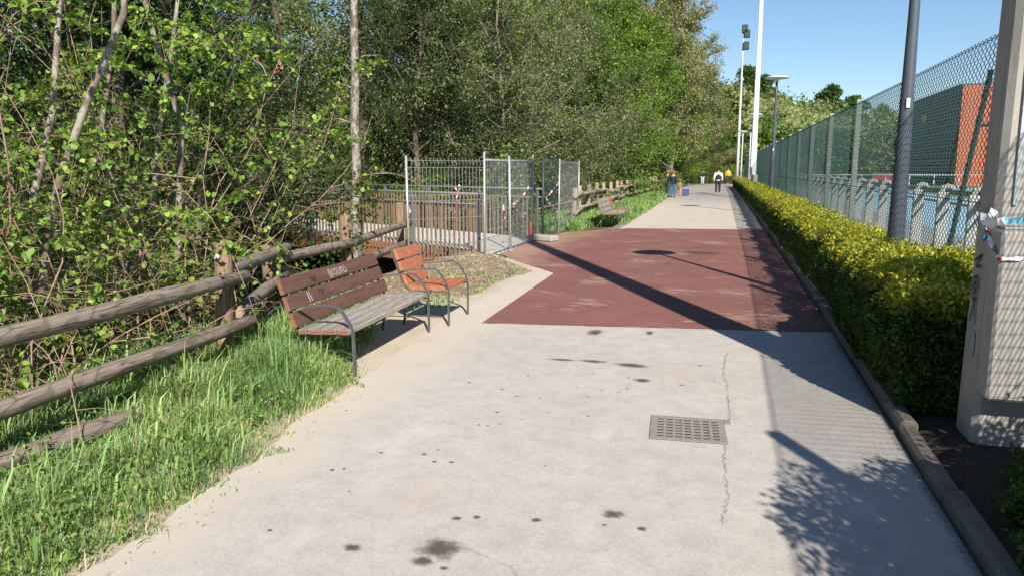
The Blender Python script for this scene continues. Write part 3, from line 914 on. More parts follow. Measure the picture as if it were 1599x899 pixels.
for k, (x, y, kd, s, lb) in enumerate([(4, 326, 'fdark', 1.3, 'leftmost dark tree on the hill crest beside the white pole'), (11, 330, 'fdark', 1.15, 'round dark tree on the crest just left of the lamp post'), (18, 332, 'fgreen', .7, 'small tree on the hill crest right of the lamp post'),
        (36, 330, 'fdark', 1.35, 'large dark tree on the hill crest left of the pair'), (46, 332, 'fdark', 1.2, 'dark rounded tree on the hill crest, middle of the right clump'), (56, 330, 'folive', 1.1, 'brownish tree at the right of the hill crest'), (26, 331, 'fgreen', .6, 'low bush on the hill crest between the two clumps'), (66, 328, 'ftan', .8, 'bare pale tree at the right end of the hill crest')]):
    tree(kd, x, y, lb, s * 1.15, group='trees on the hill crest', z=hill_z(x, y) - .5)
# hedgerow along the crest
n = 9000
hx = rng.uniform(-12, 80, n); hy = 330 + rng.normal(0, 1.5, n)
hh_ = np.array([max(.25, 1.0 + 1.6 * mn.noise(Vector((v * .11, 3, 0)))) for v in hx]) * 3.6
pp = np.stack([hx, hy, np.array([hill_z(a, b) for a, b in zip(hx, hy)]) + rng.uniform(0, 1, n) * hh_], 1)
V_, F_, c_ = leaves(pp, rng.uniform(.4, .9, n), leafcol(n, DARK + GREEN + OLIVE))
tag(link('crest_hedgerow', npmesh('crest_hedgerow', V_, F_, 'leaf', c_)), 'ragged hedgerow along the hill crest', 'hedgerow', kind='stuff')
# scrub on the hillside
n = 22000
px_ = rng.uniform(-30, 75, 260); py_ = 145 + 150 * rng.uniform(0, 1, 260) ** 1.5
idx = rng.integers(0, 260, n)
pp = np.stack([px_[idx] + rng.normal(0, 2.2, n), py_[idx] + rng.normal(0, 2.2, n), np.zeros(n)], 1)
pp[:, 2] = np.array([hill_z(a, b) for a, b in zip(pp[:, 0], pp[:, 1])]) + np.abs(rng.normal(0, 2.0, n))
pal = np.array(OLIVE + TAN + GREEN)[rng.integers(0, 12, 260)][idx] * rng.uniform(.8, 1.2, (n, 1))
V_, F_, c_ = leaves(pp, rng.uniform(.7, 1.5, n), pal)
tag(link('hillside_scrub', npmesh('hillside_scrub', V_, F_, 'leaf', c_)), 'olive and tan scrub covering the lower hillside', 'scrub', kind='stuff')

# the wood further back reads as one mass
n = 90000
cx_ = np.stack([rng.uniform(-32, -15.5, 420), rng.uniform(-2, 92, 420), rng.uniform(0, 13, 420)], 1)
idx = rng.integers(0, 420, n)
pp = cx_[idx] + rng.normal(0, 1.0, (n, 3))
palc = np.array(DARK + GREEN + OLIVE)[rng.integers(0, 12, 420)][idx] * rng.uniform(.7, 1.2, (n, 1))
V_, F_, c_ = leaves(pp, rng.uniform(.14, .34, n), palc)
tag(link('back_wood', npmesh('back_wood', V_, F_, 'leaf', c_)), 'deep mass of leaves of the wood behind the nearer trees', 'wood', kind='stuff')

# the lichen-covered trunk in front of the bridge
lt = thing('lichen_tree', 'slim lichen-covered tree trunk in front of the wooden bridge', 'tree', (-7.4, 14.0, hz(-7.4, 14) - .1))
tb = MB(); random.seed(3)
pts = [(0, 0, 0), (.02, 0, 1.2), (-.03, 0, 2.4), (.03, .02, 3.4), (.0, .04, 4.3), (.06, .02, 5.2), (.05, .05, 6.2), (.12, .1, 8.0)]
tb.tube(pts, [.13, .105, .098, .09, .088, .082, .075, .05], 12, True, .07)
tb.tube([(-.02, 0, 2.75), (.02, -.13, 2.9), (.1, -.2, 2.95)], [.03, .02, .01], 6)
for z_, sx_, l in ((4.9, -1, .5), (4.2, -1, .55), (3.1, 1, .9), (2.2, 1, .5), (5.4, 1, .7), (3.8, 1, .3)):
    tb.tube([(0, 0, z_), (sx_ * l * .5, -.1, z_ + .1), (sx_ * l, -.15, z_ + .02 + l * .1)], [.022, .014, .005], 5)
tb.build('trunk', 'birch', lt, True)
sp = MB()
for k in range(7):
    a = random.uniform(-.5, .9); sp.tube([(.06, -.07, 3.15 + random.uniform(-.3, .1)), (.1 + random.uniform(0, .1), -.12, 3.2 + random.uniform(-.35, .2))], [.016, .003], 4)
sp.build('splintered_wood', 'rawwood', lt)
# torn hanging bough
hb = thing('torn_bough', 'torn brown bough hanging with splintered end above the bridge', 'branch', (-7.9, 12.2, 2.9))
tb = MB(); tb.tube([(.02, 0, .75), (0, 0, 1.4), (-.05, .05, 2.2), (-.1, .1, 4.0)], [.045, .055, .06, .07], 8, True, .06); tb.build('limb', 'bark', hb, True)
sp = MB()
for k in range(14): sp.tube([(.02, 0, .8), (random.gauss(.02, .05), random.gauss(-.05, .04), .5 - random.uniform(0, .12)), (random.gauss(.06, .14), random.gauss(-.1, .05), .38 - random.uniform(-.1, .2))], [.02, .014, .003], 4)
sp.build('splintered_wood', 'rawwood', hb)
# grey dead boughs showing in the willows
db = thing('dead_bough', 'bare crooked grey bough arching out of the willow above the wire panels', 'branch', (-6.6, 26, 2.2))
tb = MB(); tb.tube([(-1.2, .6, -1.2), (-.7, .2, .6), (-.4, 0, .95), (.1, -.2, 1.0), (.6, -.3, .75), (1.0, -.4, .8)], [.06, .05, .045, .035, .025, .01], 6)
tb.tube([(-.4, 0, .95), (-.3, -.2, 1.4), (.3, -.4, 2.0), (.5, -.4, 2.6)], [.035, .03, .02, .008], 6); tb.tube([(-.7, .2, .6), (-1.3, 0, 1.0), (-1.9, -.2, .8)], [.03, .02, .008], 6)
tb.build('limb', 'twig', db, True)

# hazel thicket at the left: bare stems with young leaves
HAZ = [(.23, .35, .055), (.185, .30, .048), (.28, .40, .07), (.12, .22, .038), (.085, .165, .03)]
def hazel(x, y, seed, label, nst, ntrunk, h=4.6):
    R = np.random.default_rng(seed); rd = random.Random(seed)
    z0 = hz(x, y)
    o = thing('hazel_shrub', label, 'shrub', (x, y, z0), 0, 'hazel shrubs behind the near log fence')
    for k in range(ntrunk):
        tb = MB(); random.seed(seed + k)
        a = rd.uniform(0, 6.28); le = rd.uniform(.15, .55); p = [Vector((rd.gauss(-.2, .2), rd.gauss(0, .25), -.1))]
        for s in range(7): p.append(p[-1] + Vector((math.cos(a) * le * .3 + rd.gauss(0, .09), math.sin(a) * le * .3 + rd.gauss(0, .09), h / 6)))
        tb.tube(p, [.042 - .004 * s for s in range(8)], 8, True, .1); tb.build('trunk', 'bark2', o, True)
    sm = MB(); LP = []
    def leafy(a, b, n_):
        for q_ in range(n_):
            u = rd.uniform(.1, 1.03); p_ = a.lerp(b, u); LP.append((p_.x + rd.gauss(0, .018), p_.y + rd.gauss(0, .018), p_.z + rd.gauss(0, .018)))
    def side(s0, d, L, r0, n_, depth=0):
        """a crooked side shoot with leaf clusters and shoots of its own"""
        p = [s0]; cur = d
        for s in range(4):
            cur = (cur + Vector((rd.gauss(0, .2), rd.gauss(0, .2), rd.gauss(-.05, .17)))).normalized(); p.append(p[-1] + cur * (L / 4))
        sm.tube(p, [r0, r0 * .85, r0 * .65, r0 * .45, .0015], 4, False)
        for s in range(4):
            if rd.random() < .8: leafy(p[s], p[s + 1], n_)
            if depth < 1 and rd.random() < .75:
                side(p[s + 1], (cur + Vector((rd.gauss(0, .8), rd.gauss(0, .8), rd.gauss(.1, .5)))).normalized(), L * rd.uniform(.3, .6), r0 * .55, n_ + 1, depth + 1)
    for k in range(nst):
        a = rd.uniform(0, 6.28); le = abs(rd.gauss(.25, .3)); L = h * rd.uniform(.3, 1.1)
        p = [Vector((rd.gauss(0, .45), rd.gauss(0, .55), rd.uniform(-.1, .6)))]
        d = Vector((math.cos(a) * le, math.sin(a) * le, 1)).normalized()
        arch = rd.random() < .35
        for s in range(9):
            d = (d + Vector((rd.gauss(0, .15) + (.03 if p[-1].x + x < -5.0 else -.09), rd.gauss(0, .15), rd.gauss(0, .09) - (.1 if arch and s > 3 else 0)))).normalized(); p.append(p[-1] + d * (L / 9))
        r0 = rd.choice((.004, .005, .006, .008, .012))
        sm.tube(p, [r0 * (1 - .085 * s) for s in range(10)], 5, False)
        for j in range(rd.randint(3, 8)):
            g_ = rd.uniform(.12, .98) * 9; ii = min(8, int(g_)); s0 = p[ii].lerp(p[ii + 1], g_ - ii)
            zz = (s0.z + z0) / 3.0
            td = Vector((rd.gauss(0, 1) + .15, rd.gauss(0, 1) - .1, rd.gauss(.4, .5))).normalized()
            side(s0, td, rd.uniform(.25, .95), r0 * .55, ((1 if rd.random() < .35 else 0) if zz < .32 else (2 if rd.random() < .75 else 0) if zz < .6 else 3 if zz < .85 else 6))
    sm.build('stems', 'stem', o, True)
    LP = np.array(LP)
    LP = LP[(LP[:, 0] + x < -4.0) | (LP[:, 2] > 1.6)]; LP = LP[LP[:, 0] + x < -3.4]
    V_, F_, c_ = round_leaves(LP, R.uniform(.022, .068, len(LP)) , leafcol(len(LP), HAZ, R, .32), R)
    link('foliage', npmesh('foliage', V_, F_, 'leaf', c_), o)
hazel(-5.25, 4.6, 21, 'hazel shrub with dense bare pinkish stems nearest the left edge', 56, 2, 4.0)
hazel(-5.7, 5.9, 22, 'hazel shrub with pale leaning trunks behind the round-marked rail post', 54, 3, 4.6)
hazel(-6.4, 5.0, 23, 'leggy hazel shrub with young leaves at the far left, behind the others', 44, 2, 5.0)
hazel(-5.2, 3.4, 25, 'hazel shrub partly cut by the left edge of the picture', 46, 1, 3.4)

# undergrowth behind both log fences
def clumps(name, label, spots, leaf_s, palette, per, mat='leaf', hh=.5):
    A = []; Cc = []
    for (x, y, r, h) in spots:
        m_ = int(per * r * r * (h + .4) * 3)
        u = unit(rng.normal(size=(m_, 3))) * (rng.uniform(.35, 1, (m_, 1)) ** .5)
        p_ = np.stack([x + u[:, 0] * r, y + u[:, 1] * r, hz(x, y) + h * .45 + u[:, 2] * h * .55], 1)
        A.append(p_); Cc.append(leafcol(m_, palette) * random.uniform(.75, 1.25))
    A = np.concatenate(A); Cc = np.concatenate(Cc)
    V_, F_, c_ = leaves(A, rng.uniform(.6, 1.3, len(A)) * leaf_s, Cc, .4, .75)
    return tag(link(name, npmesh(name, V_, F_, mat, c_)), label, 'undergrowth', kind='stuff')
sp = []
for k in range(46):
    y = random.uniform(2.2, 13.0); e = bank_edge(y); sp.append((e - random.uniform(-.05, 3.2), y, random.uniform(.25, .5), random.uniform(.3, .9)))
clumps('bramble_undergrowth', 'leafy bramble and nettle undergrowth below the near log fence', sp, .07, GREEN + DARK + HAZ[:1], 420)
sp = []
for k in range(110):
    y = random.uniform(22.5, 78); e = bank_edge(y); sp.append((e - random.uniform(1.7, 4.4), y, random.uniform(.5, 1.0), random.uniform(.7, 2.4)))
for k in range(40):
    t = random.uniform(0, 12); sp.append((-6.0 - .882 * t + random.uniform(0, .6), 18.9 + .471 * t + random.uniform(.2, 3.2), random.uniform(.5, .9), random.uniform(1.4, 3.2)))
clumps('woodland_undergrowth', 'dense leafy undergrowth behind the bridge and the far log fence', sp, .11, DARK + GREEN + OLIVE[:2], 130)
sp = [(-4.4 - .1 * k + random.uniform(-.5, .5), 62 + k * 1.1, random.uniform(.6, .9), random.uniform(1.0, 1.7)) for k in range(22)]
sp += [(random.uniform(-4.5, 1.0), random.uniform(86, 92), 1.1, 2.2) for k in range(16)]
clumps('verge_shrubs', 'rounded green shrubs along the left verge near the bend', sp, .13, GREEN + BRIGHT, 100)

# grass
def grass(name, label, P_, hgt, palette, width=.006):
    n = len(P_)
    a = rng.uniform(0, 6.28, n); lean = np.abs(rng.normal(.55, .38, n)) * hgt
    d = np.stack([np.cos(a), np.sin(a), np.zeros(n)], 1); s = np.stack([-np.sin(a + .6), np.cos(a + .6), np.zeros(n)], 1)
    V_ = np.empty((n, 5, 3)); wd = (width * rng.uniform(.6, 1.5, n))[:, None]
    V_[:, 0] = P_ - s * wd; V_[:, 1] = P_ + s * wd
    mid = P_ + d * (lean * .3)[:, None]; mid[:, 2] += hgt * .6
    V_[:, 2] = mid + s * wd * .75; V_[:, 3] = mid - s * wd * .75
    tip = P_ + d * lean[:, None]; tip[:, 2] += hgt * np.clip(1 - (lean / hgt) * .45, .3, 1)
    V_[:, 4] = tip
    b = (np.arange(n) * 5)[:, None]
    F_ = np.concatenate([b + np.array([[0, 1, 2]]), b + np.array([[0, 2, 3]]), b + np.array([[3, 2, 4]])])
    return tag(link(name, npmesh(name, V_.reshape(-1, 3), F_, 'grass', np.repeat(np.clip(leafcol(n, palette) * (1 + np.array([mn.noise(Vector((p[0] * 1.7, p[1] * 1.7, 2))) for p in P_])[:, None] * np.array([.5, .3, .35])), .01, .9), 5, axis=0))), label, 'grass', kind='stuff')
GR = [(.18, .31, .085), (.24, .37, .11), (.14, .26, .08), (.31, .40, .14), (.42, .42, .22), (.22, .35, .13)]
def scatter(n, x0f, x1f, y0, y1, dens):
    out = []
    ys2 = rng.uniform(y0, y1, n * 3); u = rng.uniform(0, 1, n * 3)
    for y, t in zip(ys2, u):
        a, b = x0f(y), x1f(y); x = a + (b - a) * t
        if random.random() < dens(x, y): out.append((x, y, hz(x, y) - .005))
        if len(out) >= n: break
    return np.array(out)
def vedge(y): return left_edge(y) + .02 - 0.35 * sstep(5.0, 6.2, y) - .3 * sstep(6.2, 7.5, y)
def vd(x, y):
    e = vedge(y) - x
    m_ = .5 + .7 * mn.noise(Vector((x * 3, y * 3, 0)))
    return min(1, max(0.0, e / .28) ** 1.2 * .9 + .02) * max(.25, min(1, m_ + .35)) if e > 0 else 0
P_ = scatter(95000, lambda y: bank_edge(y) - .5, vedge, 1.5, 8.2, vd)
edge = np.array([max(0.02, vedge(p[1]) - p[0]) for p in P_])
cl_ = np.array([mn.noise(Vector((p[0] * 2.2, p[1] * 2.2, 4))) for p in P_])
near_bench = np.exp(-((P_[:, 0] + 3.15) ** 2 / .12 + (P_[:, 1] - 5.0) ** 2 / .25))
logm = np.where((P_[:, 0] > -3.95) & (P_[:, 0] < -3.3) & (P_[:, 1] < 4.15), .45, 1.0)
hgt = .85 * logm * np.clip(.05 + .16 * np.clip(edge / .9, 0, 1) + .17 * cl_ + .2 * near_bench, .025, .5) * rng.uniform(.45, 1.5, len(P_))
lb = rng.integers(0, len(P_), 2600)
grass('long_grass', 'long arching grass blades standing above the verge grass', P_[lb], np.clip(hgt[lb] * 1.7 + .06, .05, .5), [(.24, .38, .12), (.3, .42, .15), (.2, .34, .14)], .0062)
grass('verge_grass', 'lush long green grass on the verge in front of the near log fence', P_, hgt, GR, .0030)
# broad-leaved weeds and dry stalks among the grass
wp_ = scatter(480, lambda y: bank_edge(y) - .2, lambda y: vedge(y) - .06, 1.6, 8.0, lambda x, y: .9 if mn.noise(Vector((x * 1.5, y * 1.5, 12))) > .05 else .15)
wp_ = np.repeat(wp_, 11, axis=0); wp_ = wp_ + rng.normal(0, .035, wp_.shape); wp_[:, 2] = np.abs(wp_[:, 2]) + rng.uniform(.02, .13, len(wp_))
V_, F_, c_ = round_leaves(wp_, rng.uniform(.016, .042, len(wp_)), leafcol(len(wp_), [(.14, .25, .05), (.2, .31, .07), (.10, .19, .05), (.26, .30, .09)]), rng, .6)
tag(link('verge_weeds', npmesh('verge_weeds', V_, F_, 'leaf', c_)), 'broad-leaved weeds growing through the verge grass', 'weeds', kind='stuff')
P_ = scatter(5200, lambda y: left_edge(y) - .6, lambda y: left_edge(y) + .22 - .6 * sstep(4.8, 5.6, y), 1.6, 5.6, lambda x, y: .9 if mn.noise(Vector((x * 4, y * 4, 21))) > .22 else .03)
P_[:, 2] = .004
grass('edge_tufts', 'ragged short tufts at the sandy edge of the path', P_, rng.uniform(.012, .045, len(P_)), GR + [(.5, .44, .26)], .003)
P_ = scatter(2600, lambda y: bank_edge(y) - .1, lambda y: vedge(y) + .05, 1.5, 6.6, lambda x, y: .8 if mn.noise(Vector((x * 2.5, y * 2.5, 31))) > .1 else .15)
grass('dry_stalks', 'dead straw-coloured blades among the verge grass', P_, rng.uniform(.03, .12, len(P_)), [(.5, .43, .27), (.42, .35, .2), (.58, .5, .32)], .0028)
P_ = scatter(6000, lambda y: -4.9, lambda y: -3.2, 8.0, 12.0, lambda x, y: .25 if mn.noise(Vector((x * 2, y * 2, 8))) > .12 else .02)
grass('mulch_grass', 'thin grass tufts coming through the mulch behind the armchair', P_, rng.uniform(.03, .12, len(P_)), GR, .005)
P_ = scatter(42000, lambda y: bank_edge(y) - .6, lambda y: left_edge(y) - .05 - .9 * sstep(24, 20.5, y), 19.8, 80, lambda x, y: min(1, .35 + .8 * sstep(0, .6, left_edge(y) - x)) * min(1, 26 / y))
hgt = rng.uniform(.1, .34, len(P_)) * (1 + .5 * np.array([mn.noise(Vector((p[0], p[1], 6))) for p in P_]))
grass('far_verge_grass', 'bright green grass along the far log fence', P_, hgt, GR[:4], .014)
P_ = scatter(14000, lambda y: 2.25 + shift(y), lambda y: 3.2, 4, 60, lambda x, y: min(1, 10 / y))
grass('fence_foot_grass', 'green grass at the foot of the chain-link fence', P_, rng.uniform(.05, .16, len(P_)), GR[:4], .008)
# straw and cut stalks on the mulch
n = 20000
sx_ = rng.uniform(-5.0, -2.85, n); sy_ = rng.uniform(8.4, 14.2, n)
kp = np.array([x < -2.95 + .25 * mn.noise(Vector((y * 1.1, 2, 0))) for x, y in zip(sx_, sy_)]); sx_ = sx_[kp]; sy_ = sy_[kp]; n = len(sx_)
kz = np.array([mulch_z(x, y) for x, y in zip(sx_, sy_)]) + .012
a = rng.uniform(0, 3.14, n); L = rng.uniform(.02, .12, n)
d = np.stack([np.cos(a) * L, np.sin(a) * L, rng.normal(0, .25, n) * L], 1); s = np.stack([-np.sin(a), np.cos(a), np.zeros(n)], 1) * .0028
c0 = np.stack([sx_, sy_, kz], 1)
V_ = np.stack([c0 - d / 2 - s, c0 + d / 2 - s, c0 + d / 2 + s, c0 - d / 2 + s], 1).reshape(-1, 3)
tag(link('straw', npmesh('straw', V_, np.arange(4 * n).reshape(n, 4), 'straw', np.repeat(leafcol(n, [(.55, .45, .30), (.44, .35, .23), (.26, .19, .12), (.64, .54, .38)]), 4, axis=0))), 'pale straw and cut stalks strewn over the dug soil', 'straw', kind='stuff')

# ------------------------------------------------------------------ hedge, shrubs on the right
def hedge(name, label, y0, y1, h, n, ls, x0=1.28, x1=2.12):
    u = rng.uniform(0, 1, n); y = y0 + (y1 - y0) * u ** 1.25
    side = rng.uniform(0, 1, n); P_ = np.empty((n, 3)); O = np.zeros((n, 3))
    hb = np.array([(h + .15 * mn.noise(Vector((0, v * 1.1, 2))) + .09 * mn.noise(Vector((3, v * 3.7, 2)))) * (1 - .22 * sstep(y0 + .45, y0, v) - (.2 * sstep(y1 - .9, y1, v) if y1 < 20 else 0)) for v in y])
    dep = np.abs(rng.normal(0, .075, n))
    top = side < .42; lft = (side >= .42) & (side < .84); rgt = (side >= .84) & (side < .93); end = side >= .93
    v2 = rng.uniform(0, 1, n)
    bump = np.array([.15 * mn.noise(Vector((1, v * 1.7, 7 + z * 1.2))) + .08 * mn.noise(Vector((5, v * 5, z * 4))) for v, z in zip(y, v2)])
    P_[:, 1] = y
    P_[top, 0] = x0 + .03 + (x1 - x0 - .06) * v2[top]; cv = 1 - np.abs(2 * v2[top] - 1) ** 4 * .2
    lump = np.array([.10 * mn.noise(Vector((a * 4, b * 4, 9))) for a, b in zip(P_[top, 0], y[top])])
    P_[top, 2] = hb[top] * cv + lump + rng.normal(0, .025, top.sum()) - dep[top]; O[top, 2] = 1
    P_[lft, 2] = .06 + (hb[lft] - .06) * v2[lft]; P_[lft, 0] = x0 + bump[lft] - .04 * np.sin(v2[lft] * 3.1) + dep[lft] + .12 * (1 - v2[lft]) ** 2 + .16 * v2[lft] ** 7 + .2 * np.clip(1 - (y[lft] - y0) / .35, 0, 1) ** 2; O[lft, 0] = -1
    P_[rgt, 2] = .06 + (hb[rgt] - .06) * v2[rgt]; P_[rgt, 0] = x1 - dep[rgt]; O[rgt, 0] = 1
    ne = end.sum(); P_[end, 2] = .08 + (h - .1) * v2[end]; P_[end, 0] = x0 + .05 + (x1 - x0 - .1) * rng.uniform(0, 1, ne); P_[end, 1] = y0 + dep[end] + .06 * np.abs(rng.normal(0, 1, ne)); O[end, 1] = -1
    y = P_[:, 1]
    hb = np.where(end, h, hb)
    # loose shoots out of the clipped face, added to lengthen its leafy shadow
    ns = int((y1 - y0) * 14) if y1 < 20 else 420
    SP_ = []; SO = []
    for k in range(ns):
        yv = y0 + (y1 - y0) * random.random() ** 1.6; a = Vector((x0 + random.uniform(-.05, .3), yv, h * random.uniform(.75, 1.0))); d_ = Vector((random.uniform(-.9, .3), random.gauss(0, .5), random.uniform(.4, 1.2))).normalized(); L_ = random.uniform(.1, .34)
        for q_ in range(10):
            t_ = random.random(); SP_.append(tuple(a + d_ * L_ * t_ + Vector((random.gauss(0, .015), random.gauss(0, .015), 0)))); SO.append(tuple(d_))
    P_ = np.concatenate([P_, np.array(SP_)]); O = np.concatenate([O, np.array(SO)]); n = len(P_); y = P_[:, 1]
    hb = np.concatenate([hb, np.full(len(SP_), h)])
    P_[:, 0] += np.array([shift(v) for v in y])
    # yellow variegated young tips on the top growth, plain green below
    t = np.clip((P_[:, 2] / np.maximum(hb, h * .93) - .77) / .14, 0, 1)
    var = np.array([mn.noise(Vector((p[0] * 2, p[1] * 2, 1))) for p in P_])
    t = np.clip(t * (.95 + .7 * var) + rng.normal(0, .18, n) * (t > .05), 0, 1)[:, None]
    col_ = leafcol(n, [(.06, .115, .022), (.085, .145, .027), (.045, .09, .02)]) * (1 - t) + leafcol(n, [(.60, .56, .06), (.52, .51, .055), (.36, .41, .05), (.70, .63, .10)]) * t
    V_, F_, c_ = leaves(P_, rng.uniform(.7, 1.3, n) * ls * (1 + .012 * np.maximum(0, y - 8)), col_, .4, .6, outward=O * 1.1)
    o = thing(name, label, 'hedge', (1.7, (y0 + y1) / 2, 0))
    link('foliage', npmesh('foliage', V_ - np.array([1.7, (y0 + y1) / 2, 0]), F_, 'leaf', c_), o)
    bm_ = MB(); random.seed(5); yv = y0 + .2
    while yv < min(y1, 26):
        for k in range(4):
            x_ = random.uniform(x0 + .25, x1 - .2) + shift(yv); z_ = h * random.uniform(.6, .9)
            bm_.tube([(x_ - 1.7, yv - (y0 + y1) / 2, 0), (x_ - 1.7 + random.gauss(0, .08), yv - (y0 + y1) / 2 + random.gauss(0, .1), z_ * .5), (x_ - 1.7 + random.gauss(0, .12), yv - (y0 + y1) / 2 + random.gauss(0, .15), z_)], [.011, .008, .004], 4, False)
        yv += .2
    bm_.build('stems', 'bark', o)
    return o
hedge('hedge', 'taller rounded near end of the yellow-tipped hedge beside the concrete pylon', 5.3, 8.0, .94, 90000, .036, 1.05, 2.0)
hedge('hedge', 'long low clipped hedge with yellow tips running to the far masts', 8.1, 72, .85, 200000, .038, 1.1, 1.98)
def bush(x, y, r, h, n, ls, palette, label, name='shrub'):
    o = thing(name, label, 'shrub', (x, y, 0))
    u = unit(rng.normal(size=(n, 3))) * (rng.uniform(.25, 1, (n, 1)) ** .6)
    wob = np.array([1 + .35 * mn.noise(Vector(v * 2.2 + x)) for v in u])[:, None]
    u = u * wob
    P_ = np.stack([u[:, 0] * r, u[:, 1] * r, h * .52 + u[:, 2] * h * .5], 1)
    P_ = P_[P_[:, 2] > .03]
    V_, F_, c_ = leaves(P_, rng.uniform(.7, 1.3, len(P_)) * ls, leafcol(len(P_), palette), .4, .6)
    link('foliage', npmesh('foliage', V_, F_, 'leaf', c_), o)
    bm_ = MB()
    for k in range(22):
        a = random.uniform(0, 6.28); q_ = random.uniform(.2, .9)
        bm_.tube([(random.gauss(0, .05), random.gauss(0, .05), 0), (math.cos(a) * r * q_ * .5, math.sin(a) * r * q_ * .5, h * .5), (math.cos(a) * r * q_, math.sin(a) * r * q_, h * random.uniform(.6, .95))], [.012, .008, .003], 4, False)
    bm_.build('stems', 'bark', o)
bush(1.70, 4.2, .26, .26, 3000, .032, GREEN + DARK, 'low dark shrub at the foot of the concrete pylon')
bush(1.50, 3.75, .24, .24, 2600, .032, DARK + GREEN, 'small sprawling shrub between the pylon foot and the corner')
bush(1.46, 3.2, .3, .36, 4200, .034, DARK + GREEN, 'dark shrub at the lower right corner beside the kerb')
bush(1.95, 1.65, .75, 1.95, 27000, .045, DARK + GREEN, 'tall shrub past the lower right edge, throwing leafy shadow on the path')
bush(2.0, 2.6, .5, 1.45, 15000, .045, DARK + GREEN, 'shrub beyond the right edge, level with the tall one')
bush(2.12, 3.5, .42, 1.2, 6500, .045, DARK + GREEN, 'shrub beyond the right edge, just before the pylon')
bush(1.8, .45, .6, 1.5, 8000, .045, DARK + GREEN, 'shrub beside the viewer, beyond the right edge of the picture')
# leaf litter at the hedge foot
n = 2600
y = rng.uniform(1.5, 9, n); x = rng.uniform(1.24, 2.2, n); cpy = np.stack([x, y, np.full(n, .012) + rng.uniform(0, .02, n)], 1)
V_, F_, c_ = leaves(cpy, rng.uniform(.02, .05, n), leafcol(n, [(.2, .13, .07), (.28, .2, .11), (.13, .085, .05), (.3, .24, .15)]), 3.0)
tag(link('leaf_litter', npmesh('leaf_litter', V_, F_, 'straw', c_)), 'brown dead leaves on the soil under the hedge', 'leaf litter', kind='stuff')

# ------------------------------------------------------------------ log fences
def log(mb, a, b, r, n=12):
    a, b = Vector(a), Vector(b)
    pts = []; rad = []
    off = random.uniform(0, 9)
    for i in range(8):
        t = i / 7; p = a.lerp(b, t)
        p += Vector((0, 0, .018 * mn.noise(Vector((t * 2 + off, 0, 0)))))
        pts.append(p); rad.append(r * (1 + .16 * mn.noise(Vector((t * 4 + off, 5, 0)))) * (1.0 - .06 * t))
    pts.insert(0, a + (a - b).normalized() * .012); rad.insert(0, rad[0] * .86)
    pts.append(b + (b - a).normalized() * .012); rad.append(rad[-1] * .86)
    return mb.tube(pts, rad, n, True, .035)
def rail(a, b, r, parent, name='rail', matn='log'):
    """a log with its own X axis along its length"""
    a, b = Vector(a), Vector(b); L = (b - a).length
    mb = MB(); log(mb, (0, 0, 0), (L, 0, 0), r)
    o = mb.build(name, matn, parent, True)
    o.data.materials.append(M['cut'])
    for p_ in list(o.data.polygons)[-2:]: p_.material_index = 1; p_.use_smooth = False
    d = (b - a).normalized()
    o.location = a; o.rotation_euler = d.to_track_quat('X', 'Z').to_euler()
    return o
def post(x, y, h, r, parent, tilt=(0, 0), bottom=-.4):
    mb = MB(); n = 12
    prof = [(r * 1.02, bottom), (r, 0), (r * 1.01, h * .25), (r * .97, h * .5), (r * 1.0, h * .75), (r * .98, h - .02), (r * .9, h)]
    mb.lathe(prof, n)
    sd = random.uniform(0, 90)
    mb.v = [(a * (1 + .1 * mn.noise(Vector((a * 25 + sd, b * 25, c_ * 3)))), b * (1 + .1 * mn.noise(Vector((a * 25 + sd, b * 25, c_ * 3 + 7)))), c_ + (.012 * mn.noise(Vector((a * 30, b * 30, sd))) if c_ > h - .03 else 0)) for a, b, c_ in mb.v]
    o = mb.build('post', 'post', parent, True)
    for p_ in list(o.data.polygons)[-2:]: p_.use_smooth = False
    o.location = (x, y, hz(x, y)); o.rotation_euler = (tilt[0], tilt[1], random.uniform(0, 6))
    return o
random.seed(31)
nf = thing('log_fence', 'weathered log rail fence on the left verge, ending at the bridge', 'fence')
PS = [(-3.85, 1.9, 1.05), (-4.08, 5.3, 1.06), (-4.76, 6.95, .84), (-4.98, 9.1, 1.06), (-5.75, 12.55, 1.05)]
for x, y, h in PS:
    z = hz(x, y); post(x, y, h - z, .075 if y != 6.95 else .06, nf, (random.uniform(-.03, .03), random.uniform(-.03, .03)))
rail((-3.62, 1.75, .77), (-3.93, 5.42, .745), .06, nf)
rail((-3.66, 1.75, .36), (-3.92, 5.46, .365), .058, nf)
rail((-4.06, 5.36, .80), (-4.62, 7.12, .80), .06, nf)
rail((-4.02, 5.42, .44), (-4.64, 7.1, .52), .06, nf)
rail((-4.64, 6.85, .70), (-4.93, 9.35, .655), .06, nf)
rail((-4.66, 6.85, .42), (-4.95, 9.35, .36), .06, nf)
rail((-4.9, 9.0, .67), (-5.62, 12.7, .68), .06, nf)
rail((-4.92, 9.0, .36), (-5.65, 12.7, .32), .06, nf)
mb = MB(); mb.lathe([(.014, 0), (.024, 0), (.024, .004), (.014, .004)], 16)
rg_ = mb.build('white_ring_mark', 'white_ink', nf); rg_.location = (-4.045, 5.215, .94); rg_.rotation_euler = (math.radians(90), 0, math.radians(20))
fl = rail((-3.68, 2.3, .13), (-3.70, 3.8, .045), .065, None, 'fallen_log'); tag(fl, 'weathered log lying in the grass below the near rail fence', 'log')
fl = rail((-4.45, 6.3, .12), (-4.75, 7.15, .2), .07, None, 'fallen_log'); tag(fl, 'short log end leaning at the second rail post', 'log')

